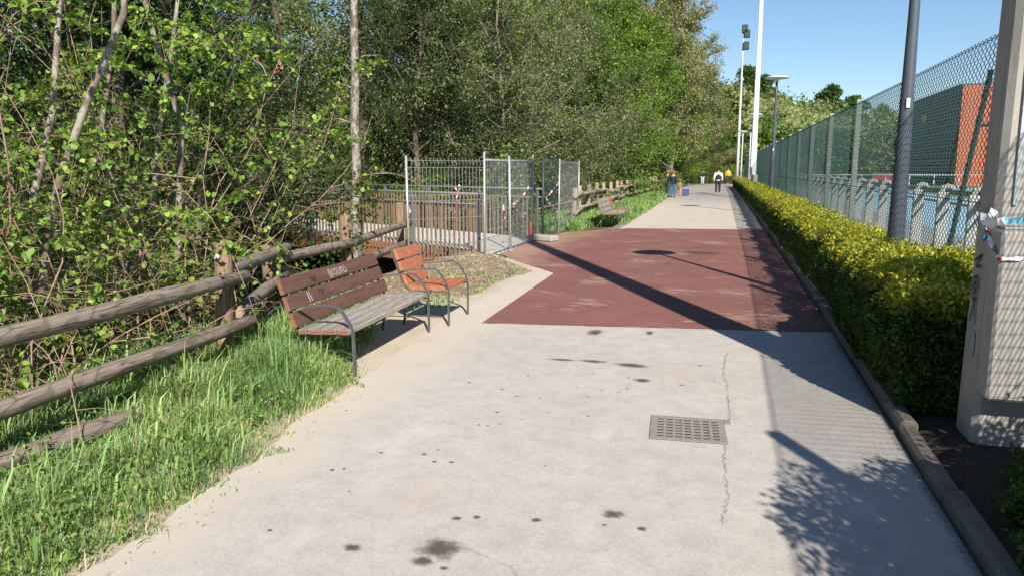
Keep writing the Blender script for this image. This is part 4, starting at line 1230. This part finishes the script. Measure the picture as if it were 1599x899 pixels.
ff = thing('log_fence', 'far log rail fence of many posts running along the wood edge', 'fence')
pp_ = [(-4.62, 22.7)] + [(-4.95 - .012 * k * 1.75, 25.2 + 1.9 * k) for k in range(18)]
for k, (x, y) in enumerate(pp_):
    po = post(x, y, 1.08 + random.uniform(-.04, .05), .08, ff, (random.uniform(-.04, .04), random.uniform(-.05, .05))); po.location.z = 0; po.data.materials[0] = M['palepost']
for (a, b) in zip(pp_, pp_[1:]):
    for z in (.78, .38):
        dz = random.uniform(-.06, .06)
        rail((a[0] + .1, a[1] - .15, z + dz), (b[0] + .1, b[1] + .15, z + dz + random.uniform(-.07, .07)), .065, ff, 'rail', 'palelog')

# ------------------------------------------------------------------ benches
def seat_unit(name, label, loc, rz, length, seatm, backm, endm, narm=2, group=None):
    """front edge along local +X at y=0, the back towards local -Y... local: x along the seat, u towards the back = +Y"""
    o = thing(name, label, 'bench' if length > 1 else 'armchair', loc, rz, group)
    # three back boards
    for k, (u, z) in enumerate(((.478, .478), (.526, .61), (.574, .742))):
        Mx = Matrix.Translation((0, u, z)) @ Matrix.Rotation(math.radians(-20), 4, 'X')
        mb = MB(); mb.cbox(0, length, -.017, .017, -.063, .063, .005)
        b = mb.build('back_board', backm, o); b.matrix_local = Mx; b['row'] = k
        me_ = MB(); me_.cbox(-.003, -.0005, -.016, .016, -.061, .061, .0003)
        e_ = me_.build('board_end', endm, b)
    for k, (u, z, t) in enumerate(((.04, .405, 4), (.155, .402, 2), (.27, .396, 2), (.38, .393, 0))):
        Mx = Matrix.Translation((0, u, z)) @ Matrix.Rotation(math.radians(t - 5), 4, 'X')
        mb = MB(); mb.cbox(0, length, -.052, .052, -.02, .02, .005)
        b = mb.build('seat_board', seatm, o); b.matrix_local = Mx
        me_ = MB(); me_.cbox(-.003, -.0005, -.05, .05, -.018, .018, .0003)
        me_.build('board_end', endm, b)
    inset = .06 if length > 1 else -.02
    for x in (inset, length - inset):
        mb = MB()
        mb.flatbar([(x, -.02, -.05), (x, -.022, .2), (x, -.02, .38), (x, .0, .45), (x, .06, .545), (x, .10, .592), (x, .15, .61), (x, .25, .607), (x, .42, .585), (x, .535, .57)], (1, 0, 0), .04, .012)
        mb.build('arm_leg', 'greysteel', o)
        mb = MB()
        mb.flatbar([(x, .0, .37), (x, .2, .365), (x, .4, .362), (x, .46, .4), (x, .5, .47), (x, .62, .80)], (1, 0, 0), .04, .01)
        mb.build('back_bracket', 'greysteel', o)
        mb = MB(); mb.flatbar([(x, .38, .36), (x, .46, .2), (x, .5, -.05)], (1, 0, 0), .04, .012); mb.build('leg', 'greysteel', o)
    return o
RZ = math.radians(90)       # seat runs along the path, the back to the left
b1 = seat_unit('park_bench', 'long slatted brown bench with white scribble on its back board', (-2.86, 5.2, -.03), RZ, 1.82, 'benchseat', 'benchback', 'benchend')
b1.rotation_euler = (math.radians(0), math.radians(-.6), RZ + .035)
b2 = seat_unit('park_armchair', 'single orange slatted armchair next to the long brown bench', (-2.84, 7.33, 0), RZ + .03, .62, 'chair', 'chair', 'chair')
b3 = seat_unit('park_bench', 'grey weathered bench beyond the red paving by the far log fence', (-3.0, 20.9, 0), RZ, 1.8, 'benchseat', 'benchseat', 'benchend')
b4 = seat_unit('park_armchair', 'orange slatted armchair behind the grey far bench', (-3.05, 23.0, 0), RZ, .62, 'chair', 'chair', 'chair')
# scribbles: flat strokes following a surface
def scribble(name, strokes, wd, mat, parent, Mx):
    mb = MB()
    for s in strokes:
        for i in range(len(s) - 1):
            a = Vector((s[i][0], s[i][1], 0)); b = Vector((s[i + 1][0], s[i + 1][1], 0)); t = (b - a).normalized() * wd * .4; nn = Vector((-t.y, t.x, 0)).normalized() * wd / 2
            zz = .0002 * i
            mb.add([Mx @ (a - t - nn + Vector((0, 0, zz))), Mx @ (b + t - nn + Vector((0, 0, zz))), Mx @ (b + t + nn + Vector((0, 0, zz))), Mx @ (a - t + nn + Vector((0, 0, zz)))], [(0, 1, 2, 3)])
    return mb.build(name, mat, parent)
def arc(cx, cy, rx, ry, a0, a1, n=10): return [(cx + rx * math.cos(a0 + (a1 - a0) * i / n), cy + ry * math.sin(a0 + (a1 - a0) * i / n)) for i in range(n + 1)]
bb = [c for c in b1.children if c.name.startswith('back_board')]
top = max(bb, key=lambda o: o['row'])
Fm = Matrix.Translation((.78, -.0185, -.005)) @ Matrix.Rotation(math.radians(90), 4, 'X')
scribble('white_scribble', [[(0, .035), (.005, -.04)], [(.02, .04), (.03, -.035), (.05, -.045)], [(.05, .03), (.05, -.03)], [(.085, .03), (.052, .0), (.09, -.035)],
    arc(.125, 0, .022, .03, 0, 6.28), [(.165, .035), (.165, -.02), (.18, -.035), (.2, -.02), (.2, .03)], [(.225, .03), (.222, -.03)], [(.215, .0), (.25, .03), (.245, -.03)], [(.27, .03), (.29, .005), (.268, -.01), (.3, -.03)], [(.3, .035), (.33, .0), (.31, -.03), (.345, -.02)]], .007, 'white_ink', top, Fm)
mid_ = sorted(bb, key=lambda o: o['row'])[1]
scribble('dark_scribble', [[(0, .02), (.05, .0), (.1, .02)], [(.04, .03), (.06, -.03)], [(.02, -.01), (.09, -.02)]], .012, 'ink', top, Matrix.Translation((.45, -.0185, -.01)) @ Matrix.Rotation(math.radians(90), 4, 'X'))
scribble('dark_scribble', [[(0, .0), (.04, .03), (.06, -.02), (.1, .02)], [(.06, .03), (.06, -.03)]], .01, 'ink', mid_, Matrix.Translation((.5, -.0185, .0)) @ Matrix.Rotation(math.radians(90), 4, 'X'))
scribble('pale_scratch', [[(0, .04), (.012, -.04)], [(.03, .04), (.05, -.035)]], .012, 'white_ink', mid_, Matrix.Translation((.32, -.0185, .0)) @ Matrix.Rotation(math.radians(90), 4, 'X'))
cb = [c for c in b2.children if c.name.startswith('back_board')]
scribble('pale_scratch', [[(0, .02), (.02, -.01)], [(.02, .025), (.045, .01)], [(.01, 0), (.04, -.02)]], .007, 'white_ink', max(cb, key=lambda o: o['row']), Matrix.Translation((.28, -.0185, .0)) @ Matrix.Rotation(math.radians(90), 4, 'X'))

# ------------------------------------------------------------------ footbridge
br = thing('footbridge', 'wooden footbridge with picket railings crossing the stream on the left', 'bridge', (-4.35, 14.0, 0), math.atan2(.471, -.882))
BL, BW = 13.0, 2.95           # local x along the bridge away from the path, local -y towards the far side
pk = MB(); pk.cbox(0, .137, -BW, 0, -.03, .02, .004); pkm = pk.mesh('plank', 'plank')
k = 0
while k * .145 < BL:
    if k * .145 < 1.6:
        q_ = MB(); q_.cbox(0, .137, -BW * (k * .145 + .05) / 1.65, 0, -.03, .02, .004); q_.build('plank', 'plank', br).location = (k * .145, 0, 0)
    else: link('plank', pkm, br, (k * .145, 0, random.uniform(-.004, .004)))
    k += 1
for yb in (.06, -BW - .2): MB().cbox(0.1 if yb > 0 else 1.9, BL, yb, yb + .14, -.34, .0, .01).build('beam', 'beam', br)
MB().cbox(1.0, BL, -1.6, -1.4, -.34, -.035, .01).build('beam', 'beam', br)
pt = MB(); pt.cbox(-.021, .021, -.014, .014, -.12, 1.0, .004); ptm = pt.mesh('picket', 'picket')
pst = MB(); pst.box(-.03, .03, -.03, .03, -.3, 1.16); pstm = pst.mesh('rail_post', 'railsteel')
for yb in (.225, -BW - .225):
    x0_ = .1 if yb > 0 else 1.75
    k = 0 if yb > 0 else 12
    while .3 + k * .145 < BL:
        link('picket', ptm, br, (.3 + k * .145, yb, random.uniform(-.01, .01)), (0, random.uniform(-.02, .02), 0)); k += 1
    for j in range(7 if yb > 0 else 6): link('rail_post', pstm, br, (x0_ + .15 + j * 2.05, yb + (.05 if yb > 0 else -.05), 0))
    for z, r in ((1.17, .024), (.97, .015)):
        mb = MB(); mb.tube([(x0_, yb + (.05 if yb > 0 else -.05), z), (BL, yb + (.05 if yb > 0 else -.05), z)], r, 8); mb.build('handrail', 'railsteel', br, True)

# ------------------------------------------------------------------ temporary wire panels
def wire_panel(name, label, a, b, za, zb, h, framed=False, bends=True, step=.075, posts=(True, True), postr=.022, group='temporary wire panels at the bridge end', wr=.0034, postm='galv', lean=(0, 0)):
    A = Vector((a[0], a[1], za)); B = Vector((b[0], b[1], zb)); L = (B - A).length
    d = (B - A).normalized(); nn = Vector((d.y, -d.x, 0))
    o = thing(name, label, 'fence panel', A, 0, group)
    def pt_(u, z, off=0.0): return d * u + Vector((0, 0, z)) + nn * off
    if posts[0]:
        mb = MB(); mb.tube([pt_(0, -.05), pt_(lean[0], h + .03)], postr, 10); mb.build('upright', postm, o, True)
    if posts[1]:
        mb = MB(); mb.tube([pt_(L, -.05), pt_(L + lean[1], h + .03)], postr, 10); mb.build('upright', postm, o, True)
    wv = MB(); n = int(L / step)
    zs = [.06, .32, .37, .42, h * .62 - .05, h * .62, h * .62 + .05, h - .17, h - .11, h - .05, h] if bends else [.06, h - .08]
    ofs = [0, 0, .035, 0, 0, .035, 0, 0, .04, 0, 0] if bends else [0, 0]
    for k in range(1, n):
        u = k * L / n
        wv.tube([pt_(u, z, f_) for z, f_ in zip(zs, ofs)], wr, 4, False)
    hs = [.08, .32, .42, .78, h * .62 - .05, h * .62 + .05, h - .17, h - .05] if bends else [.1 + .2 * i for i in range(int((h - .1) / .2))]
    for z in hs: wv.tube([pt_(0, z), pt_(L, z)], wr, 4, False)
    wv.build('wire_mesh', 'galv' if postm == 'galv' else 'meshgreen', o)
    if framed:
        for z in (.05, h - .12):
            mb = MB(); mb.tube([pt_(0, z), pt_(L, z)], .018, 8); mb.build('frame_tube', 'galv', o, True)
    return o
wire_panel('wire_panel', 'bent-wire mesh panel behind the orange armchair, nearest of the panels', (-5.33, 11.95), (-4.41, 13.28), 0, 0, 1.84, posts=(True, False), lean=(-.02, 0))
wire_panel('wire_panel', 'framed mesh panel closing the bridge mouth, with tape hanging on it', (-4.39, 13.3), (-4.31, 16.55), 0, 0, 1.93, framed=True, bends=False, step=.09)
wire_panel('wire_panel', 'green mesh panel on the dark post past the bridge mouth', (-4.17, 16.95), (-4.14, 18.35), .0, 0, 1.9, bends=True, step=.1, posts=(True, False), postr=.03, postm='darkpost')
wire_panel('wire_panel', 'farthest mesh panel, ending at the first post of the far log fence', (-4.12, 18.4), (-4.6, 23.4), 0, 0, 1.87, bends=True, step=.17, posts=(True, True), lean=(.12, 0), postr=.02, wr=.0026)
u_ = thing('steel_upright', 'single galvanised upright standing before the framed mesh panel', 'post', (-4.22, 14.45, 0))
mb = MB(); mb.tube([(0, 0, -.05), (-.03, 0, 1.9)], .024, 10); mb.build('tube', 'galv', u_, True)
mb = MB(); mb.lathe([(.04, .02), (.06, .02), (.06, .05), (.04, .05)], 10); mb.build('collar', 'galv', u_)
cf = MB(); cf.cbox(-.16, .16, -.33, .33, 0, .14, .03)
o = cf.build('concrete_block', 'footcon'); o.location = (-4.1, 16.75, .008); o.rotation_euler = (0, 0, 1.2); tag(o, 'grey concrete panel foot where the pylon shadow ends', 'concrete foot')
cn = thing('traffic_cone', 'small narrow red traffic cone behind the wire panels', 'traffic cone', (-4.55, 17.3, .03))
mb = MB(); mb.lathe([(.075, .03), (.072, .06), (.03, .34), (.02, .38)], 14); mb.build('cone', 'redplastic', cn, True)
mb = MB(); mb.cbox(-.12, .12, -.12, .12, 0, .03, .008); mb.build('base', 'redplastic', cn)

def ribbon(name, label, pts, wd, mat, freq=6.0, wdir=(0, 0, 1), cat='tape', group=None):
    pts = [Vector(p) for p in pts]; mb = MB(); vs = []; at = []; s = 0
    W0 = Vector(wdir).normalized()
    P_ = []
    for a, b in zip(pts, pts[1:]):
        for k in range(6): P_.append(a.lerp(b, k / 6))
    P_.append(pts[-1])
    for i, p in enumerate(P_):
        if i: s += (p - P_[i - 1]).length
        t = (P_[min(i + 1, len(P_) - 1)] - P_[max(i - 1, 0)]).normalized()
        W = (W0 - t * t.dot(W0)); W = W.normalized() if W.length > .1 else Vector((1, 0, 0))
        W = (Matrix.Rotation(1.1 * math.sin(i * .9), 3, t) @ W)
        vs += [p - W * wd / 2, p + W * wd / 2]; at += [s * freq, s * freq + .001]
    mb.add(vs, [(2 * i, 2 * i + 1, 2 * i + 3, 2 * i + 2) for i in range(len(P_) - 1)], at)
    return tag(mb.build(name, mat), label, cat, group)
GT = 'red and white barrier tape remnants'
ribbon('barrier_tape', 'knotted scrap of red-white tape on the nearest wire panel', [(-4.72, 12.8, 1.22), (-4.76, 12.72, 1.34), (-4.70, 12.85, 1.36), (-4.74, 12.75, 1.12), (-4.74, 12.78, .98)], .035, 'tape', 4, group=GT)
ribbon('barrier_tape', 'small twist of tape on the leftmost upright', [(-5.3, 11.93, 1.0), (-5.27, 11.9, .93), (-5.29, 11.9, .85)], .035, 'tape', 4, group=GT)
ribbon('barrier_tape', 'long slack red-white tape crossing the framed panel', [(-4.22, 15.85, 1.28), (-4.23, 15.75, 1.18), (-4.26, 15.3, 1.02), (-4.27, 14.7, .92), (-4.24, 15.0, .82), (-4.25, 15.7, .55)], .035, 'tape', 4, group=GT)
ribbon('barrier_tape', 'short white tape tail low on the framed panel', [(-4.3, 14.2, .95), (-4.28, 14.25, .75), (-4.29, 14.3, .66)], .035, 'tape', 4, group=GT)
ribbon('barrier_tape', 'upper arm of red-white tape on the green mesh panel', [(-4.1, 16.98, .98), (-4.1, 17.5, 1.1), (-4.08, 18.2, 1.32)], .045, 'tape', 4, group=GT)
ribbon('barrier_tape', 'lower arm of red-white tape on the green mesh panel', [(-4.1, 17.0, .95), (-4.08, 17.5, .78), (-4.07, 18.1, .58)], .045, 'tape', 4, group=GT)

# ------------------------------------------------------------------ concrete pylons
def pylon(x, y, label, H_=11.0, tape=False, full=True):
    o = thing('concrete_pylon', label, 'pylon', (x, y, 0))
    def sect(z):
        t = z / H_; wx = .215 * (1 - .45 * t); wy = .17 * (1 - .42 * t); ch = .035 * (1 - .3 * t)
        return [(-wx, -wy + ch), (-wx + ch, -wy), (wx - ch, -wy), (wx, -wy + ch), (wx, wy - ch), (wx - ch, wy), (-wx + ch, wy), (-wx, wy - ch)]
    mb = MB(); zs = [-.3, 0, .3, 1.3, 2.2, 3.5, 6, 9, H_]; vs = []
    for z in zs: vs += [(a, b, z) for a, b in sect(max(z, 0))]
    fs = [(i * 8 + k, i * 8 + (k + 1) % 8, i * 8 + 8 + (k + 1) % 8, i * 8 + 8 + k) for i in range(len(zs) - 1) for k in range(8)] + [tuple(range(7, -1, -1)), tuple((len(zs) - 1) * 8 + k for k in range(8))]
    mb.add(vs, fs); mb.build('shaft', 'concrete' if full else 'whitepaint', o)
    mb = MB(); mb.cbox(-.218, .32, -.36, -.165, .37, 1.32, .015); mb.build('ballast_block', 'concrete', o)
    if full:
        mb = MB(); mb.cbox(-.19, .3, -.3, -.16, 1.3205, 1.335, .004); mb.build('ledge', 'concrete', o)
        mb = MB(); mb.box(-.125, -.105, -.176, -.155, 1.45, 2.28); mb.build('conduit', 'galv', o)
        mb = MB(); mb.box(-.215, -.2145, -.06, .0, .55, .7); mb.build('cover_plate', 'galv', o)
    return o
py = pylon(1.64, 4.99, 'near grey concrete pylon with a blocky front and graffiti, at the right edge', 11.0)
Rs = Matrix.Translation((-.217, .02, .95)) @ Matrix.Rotation(math.radians(-90), 4, 'Z') @ Matrix.Rotation(math.radians(90), 4, 'X')
scribble('black_scribble', [arc(0, 0, .05, .07, 0, 5.6, 14), arc(0, 0, .025, .035, 0, 6.28, 10), [(-.05, .16), (.05, .2), (-.02, .13), (.06, .13)], [(0, -.08), (-.05, -.2)], [(.02, -.08), (.05, -.2)]], .014, 'ink', py, Rs)
Rf = Matrix.Translation((.03, -.1745, 1.62)) @ Matrix.Rotation(math.radians(90), 4, 'X')
scribble('black_scribble', [arc(.0, .3, .03, .05, 1.2, 6, 10), arc(.02, .2, .035, .05, 0, 6.28, 10), [(-.02, .1), (.03, .13), (.0, .02), (.06, .05)], arc(.02, -.05, .03, .04, 0, 5, 9), [(-.04, -.14), (-.02, -.09), (0, -.15)]], .012, 'ink', py, Rf)
ribbon('barrier_tape', 'crumpled white and blue tape tied round the pylon above its block', [(1.405, 5.0, 1.40), (1.40, 4.86, 1.36), (1.41, 4.84, 1.25), (1.405, 4.8, 1.42), (1.44, 4.76, 1.36), (1.60, 4.72, 1.375), (1.95, 4.70, 1.385)], .05, 'tape2', 3.0)
ribbon('barrier_tape', 'blue and white tape stretched across the front of the pylon block', [(1.40, 4.9, 1.33), (1.412, 4.75, 1.23), (1.412, 4.64, 1.17), (1.425, 4.622, 1.168), (1.6, 4.615, 1.175), (1.98, 4.62, 1.18)], .026, 'tape2', 3.0)
fp = pylon(1.15, 45.0, 'far pale concrete pylon on a block, rising past the top of the picture', 14.0, full=False); fp.scale = (.78, .78, 1)

# ------------------------------------------------------------------ lamps and masts
def lamp(x, y, label, h=4.85):
    o = thing('street_lamp', label, 'street lamp', (x, y, 0), 0, 'street lamps along the hedge')
    mb = MB(); mb.lathe([(.1, 0), (.096, .3), (.083, 1.2), (.068, 2.2), (.054, 3.2), (.042, 4.2), (.038, h - .1)], 20); mb.build('pole', 'lamppost', o, True)
    mb = MB(); mb.lathe([(.04, h - .14), (.07, h - .12), (.10, h - .07), (.30, h - .05), (.42, h - .03), (.43, h - .005), (.30, h + .045), (.1, h + .07), (.02, h + .075)], 28); mb.build('lamp_head', 'lampgrey', o, True)
    mb = MB(); mb.box(-.018, .018, -.082, -.074, 2.28, 2.38); mb.build('number_plate', 'lampgrey', o)
    mb = MB(); mb.lathe([(.17, -.02), (.17, .02), (.115, .03)], 12); mb.build('base_plate', 'lamppost', o)
    return o
lamp(1.74, 8.95, 'near slate-grey street lamp post rising out of the hedge')
lamp(1.40, 29.0, 'second street lamp along the hedge, disc head against the sky')
lamp(1.22, 48.0, 'third street lamp, its head half hidden behind the white pylon')
lamp(.78, 69.5, 'farthest street lamp between the two white masts')
ms = thing('floodlight_mast', 'slim white floodlight mast leaning slightly beyond the third lamp', 'floodlight mast', (.55, 84, 0))
mb = MB(); mb.lathe([(.17, 0), (.15, 4), (.1, 11), (.06, 15.9)], 12); mb.build('pole', 'whitepaint', ms, True)
for z, sx_ in ((15.4, .35), (14.2, .3), (15.9, .1)):
    mb = MB(); mb.cbox(sx_ - .3, sx_ + .3, -.25, .2, z - .4, z + .4, .06); mb.build('floodlight', 'darkpost', ms)
    mb = MB(); mb.box(-.05, sx_ - .3, -.04, .04, z - .05, z + .05); mb.build('bracket', 'railsteel', ms)
gf = thing('goal_frame', 'thin white goal-like frame between the white masts', 'frame', (.95, 58, 0))
mb = MB(); mb.tube([(-.3, 0, 0), (-.3, 0, 4.2), (.25, 0, 4.25), (.25, 0, 0)], .05, 6); mb.build('tube_frame', 'whitepaint', gf)

# ------------------------------------------------------------------ chain-link fence
cf_ = thing('chain_link_fence', 'tall green chain-link fence on grey posts between hedge and track', 'fence')
FH = 2.82; FX = 2.2; SP = 3.5
wv = MB(); px__ = .051; zst = .036
NZ = int(FH / zst); nw = int(SP / px__)
Vw = []; Fw = []
rw = .0045
tri = [(rw, 0), (-rw * .5, rw * .87), (-rw * .5, -rw * .87)]
zz = .03 + np.arange(NZ) * zst
for k in range(nw):
    y0 = (k + .5) * px__
    base = len(Vw)
    for i in range(NZ):
        sgn = 1 if (i + k) % 2 else -1
        yv = y0 + sgn * px__ * .55; xv = .0028 * (1 if i % 2 else -1)
        for a, b in tri: Vw.append((xv + a, yv + b, zz[i]))
    for i in range(NZ - 1):
        for t in range(3): Fw.append((base + i * 3 + t, base + i * 3 + (t + 1) % 3, base + i * 3 + 3 + (t + 1) % 3, base + i * 3 + 3 + t))
for z in (.06, 1.35, FH - .05):
    base = len(Vw)
    for y0 in (0, SP):
        for a, b in tri: Vw.append((.006 + a, y0, z + b))
    for t in range(3): Fw.append((base + t, base + (t + 1) % 3, base + 3 + (t + 1) % 3, base + 3 + t))
wm = npmesh('mesh_panel', np.array(Vw), np.array(Fw), 'meshgreen')
pm = MB(); pm.cbox(-.045, .045, -.05, .05, -.2, FH + .06, .01); pmm = pm.mesh('post', 'fpost')
FY = [-2.6, 1.2, 4.4, 7.5, 11.25, 15.0] + [15.0 + 3.55 * k for k in range(1, 18)]
for y, yn in zip(FY, FY[1:]):
    a = math.atan2(-(shift(yn) - shift(y)), yn - y)
    link('mesh_panel', wm, cf_, (FX - .06 + shift(y), y, 0), (0, 0, a), (1, (yn - y) / (nw * px__), 1)); link('post', pmm, cf_, (FX + shift(y), y, 0))
mb = MB(); mb.tube([(FX + .06, 8.1, 2.55), (FX + .06, 9.35, 0)], .026, 8); mb.build('brace', 'darkpost', cf_)

# ------------------------------------------------------------------ people
def person(label, x, y, rz, h, hair, top, legs, shoes, sleeve=None, stride=.0, arm=.0, vest=None, group=None):
    o = thing('person', label, 'person', (x, y, .006), rz, group)
    s = h / 1.7
    def skin(name, joints, edges, mat, sub=1):
        me_ = bpy.data.meshes.new(name); me_.from_pydata([Vector(j[:3]) * s for j in joints], edges, [])
        ob = link(name, me_, o); md = ob.modifiers.new('skin', 'SKIN')
        for v, j in zip(me_.skin_vertices[0].data, joints): v.radius = (j[3] * s, (j[4] if len(j) > 4 else j[3]) * s)
        me_.skin_vertices[0].data[0].use_root = True
        sb = ob.modifiers.new('sub', 'SUBSURF'); sb.levels = sb.render_levels = sub
        me_.materials.append(mat); return ob
    def mt(n_, c_): return simple('cloth_' + n_, c_, .12, 14, .85)
    st = stride; ar = arm
    J = [(0, 0, .92, .13, .1), (0, 0, 1.15, .12, .09), (0, 0, 1.38, .13, .09), (0, 0, 1.48, .05), (0, -.01, 1.56, .072), (0, -.01, 1.645, .07),
         (-.19, 0, 1.37, .05), (-.25, .03 - ar, 1.12, .04), (-.25, -.05 - ar, .9, .032), (-.245, -.07 - ar, .82, .03), (.19, 0, 1.37, .05), (.25, .03 + ar, 1.12, .04), (.25, -.05 + ar, .9, .032), (.245, -.07 + ar, .82, .03),
         (-.1, 0, .86, .085), (-.1, -st, .48, .06), (-.1, -st * .6, .09, .042), (-.1, -st * .6 - .13, .03, .03), (.1, 0, .86, .085), (.1, st * .4, .48, .06), (.1, st * 1.3, .1, .042), (.1, st * 1.3 - .13, .04, .03)]
    E_ = [(0, 1), (1, 2), (2, 3), (3, 4), (4, 5), (2, 6), (6, 7), (7, 8), (8, 9), (2, 10), (10, 11), (11, 12), (12, 13), (0, 14), (14, 15), (15, 16), (16, 17), (0, 18), (18, 19), (19, 20), (20, 21)]
    skin('body', [j[:3] + tuple(v * (.6 if i in (0, 1, 14, 18) else .8 if i == 2 else 1) for v in j[3:]) for i, j in enumerate(J)], E_, M['skin'])
    def sel(ids, grow, name, mat, edges): 
        mp = {a: i for i, a in enumerate(ids)}
        skin(name, [((0, 0, .84) if a == 0 and name != 'trousers' else (0, 0, .97) if a == 0 else tuple(J[a][:3])) + tuple(r + grow for r in J[a][3:]) for a in ids], [(mp[a], mp[b]) for a, b in edges], mat)
    sel([0, 1, 2, 6, 7, 8, 10, 11, 12], .022, 'jacket', mt('top', sleeve or top), [(0, 1), (1, 2), (2, 6), (6, 7), (7, 8), (2, 10), (10, 11), (11, 12)])
    if vest: sel([0, 1, 2], .045, 'vest', mt('vest', vest), [(0, 1), (1, 2)])
    sel([0, 14, 15, 16, 18, 19, 20], .02, 'trousers', mt('legs', legs), [(0, 14), (14, 15), (15, 16), (0, 18), (18, 19), (19, 20)])
    for a, b in ((16, 17), (20, 21)):
        mb = MB(); p0, p1 = Vector(J[a][:3]) * s, Vector(J[b][:3]) * s
        mb.tube([(p0.x, p0.y + .06, .045), (p0.x, p0.y, .05), (p1.x, p1.y, .04), (p1.x, p1.y - .05, .03)], [.03, .05, .045, .02], 8); mb.build('shoe', mt('shoe', shoes), o, True)
    mb = MB(); mb.lathe([(.03, -.06), (.085, -.04), (.1, .0), (.095, .06), (.06, .105), (.01, .12)], 12); hb_ = mb.build('hair', mt('hair', hair), o, True); hb_.location = Vector((0, .015, 1.63)) * s
    return o
person('walker seen from behind in black vest and white sleeves, mid-path', -.83, 51, math.pi, 1.68, (.02, .015, .012), (.02, .02, .022), (.03, .026, .03), (.5, .3, .26), sleeve=(.7, .7, .72), stride=.1, arm=.05, vest=(.03, .028, .032))
person('standing figure with red hair in black top beside the far log fence', -3.62, 45.3, 2.4, 1.5, (.28, .07, .04), (.02, .02, .025), (.05, .06, .1), (.03, .03, .03), arm=-.1)
person('standing figure with red hair and blue jeans at the verge', -3.25, 45.0, 2.9, 1.5, (.3, .09, .05), (.03, .03, .05), (.05, .13, .24), (.04, .04, .05), arm=-.15)
person('small child in orange beside the pair at the verge', -3.05, 47.6, 2.6, .95, (.2, .08, .04), (.42, .2, .12), (.4, .24, .17), (.3, .2, .15))
person('distant figure in dark top and pale jeans under the trees', -2.85, 80, 0.2, 1.62, (.02, .015, .01), (.02, .02, .03), (.4, .46, .55), (.1, .1, .1), stride=.06)
person('distant walker in a yellow-orange top at the end of the path', -.35, 84, .1, 1.7, (.1, .06, .03), (.75, .38, .04), (.05, .05, .07), (.4, .3, .25), stride=.08)
bgx = thing('cool_bag', 'small blue bag standing on the path beside the orange-clad child', 'bag', (-2.68, 47.8, .006))
mb = MB(); mb.cbox(-.2, .2, -.14, .14, 0, .42, .03); mb.build('body', simple('bag_blue', (.06, .08, .19), .15, 8, .6), bgx)
mb = MB(); mb.cbox(-.21, .21, -.15, .15, .421, .48, .02); mb.build('lid', simple('bag_lid', (.3, .33, .42), .1, 8, .6), bgx)
mb = MB(); mb.tube([(-.14, 0, .47), (-.12, 0, .62), (.12, 0, .62), (.14, 0, .47)], .012, 6); mb.build('handle', 'black', bgx)
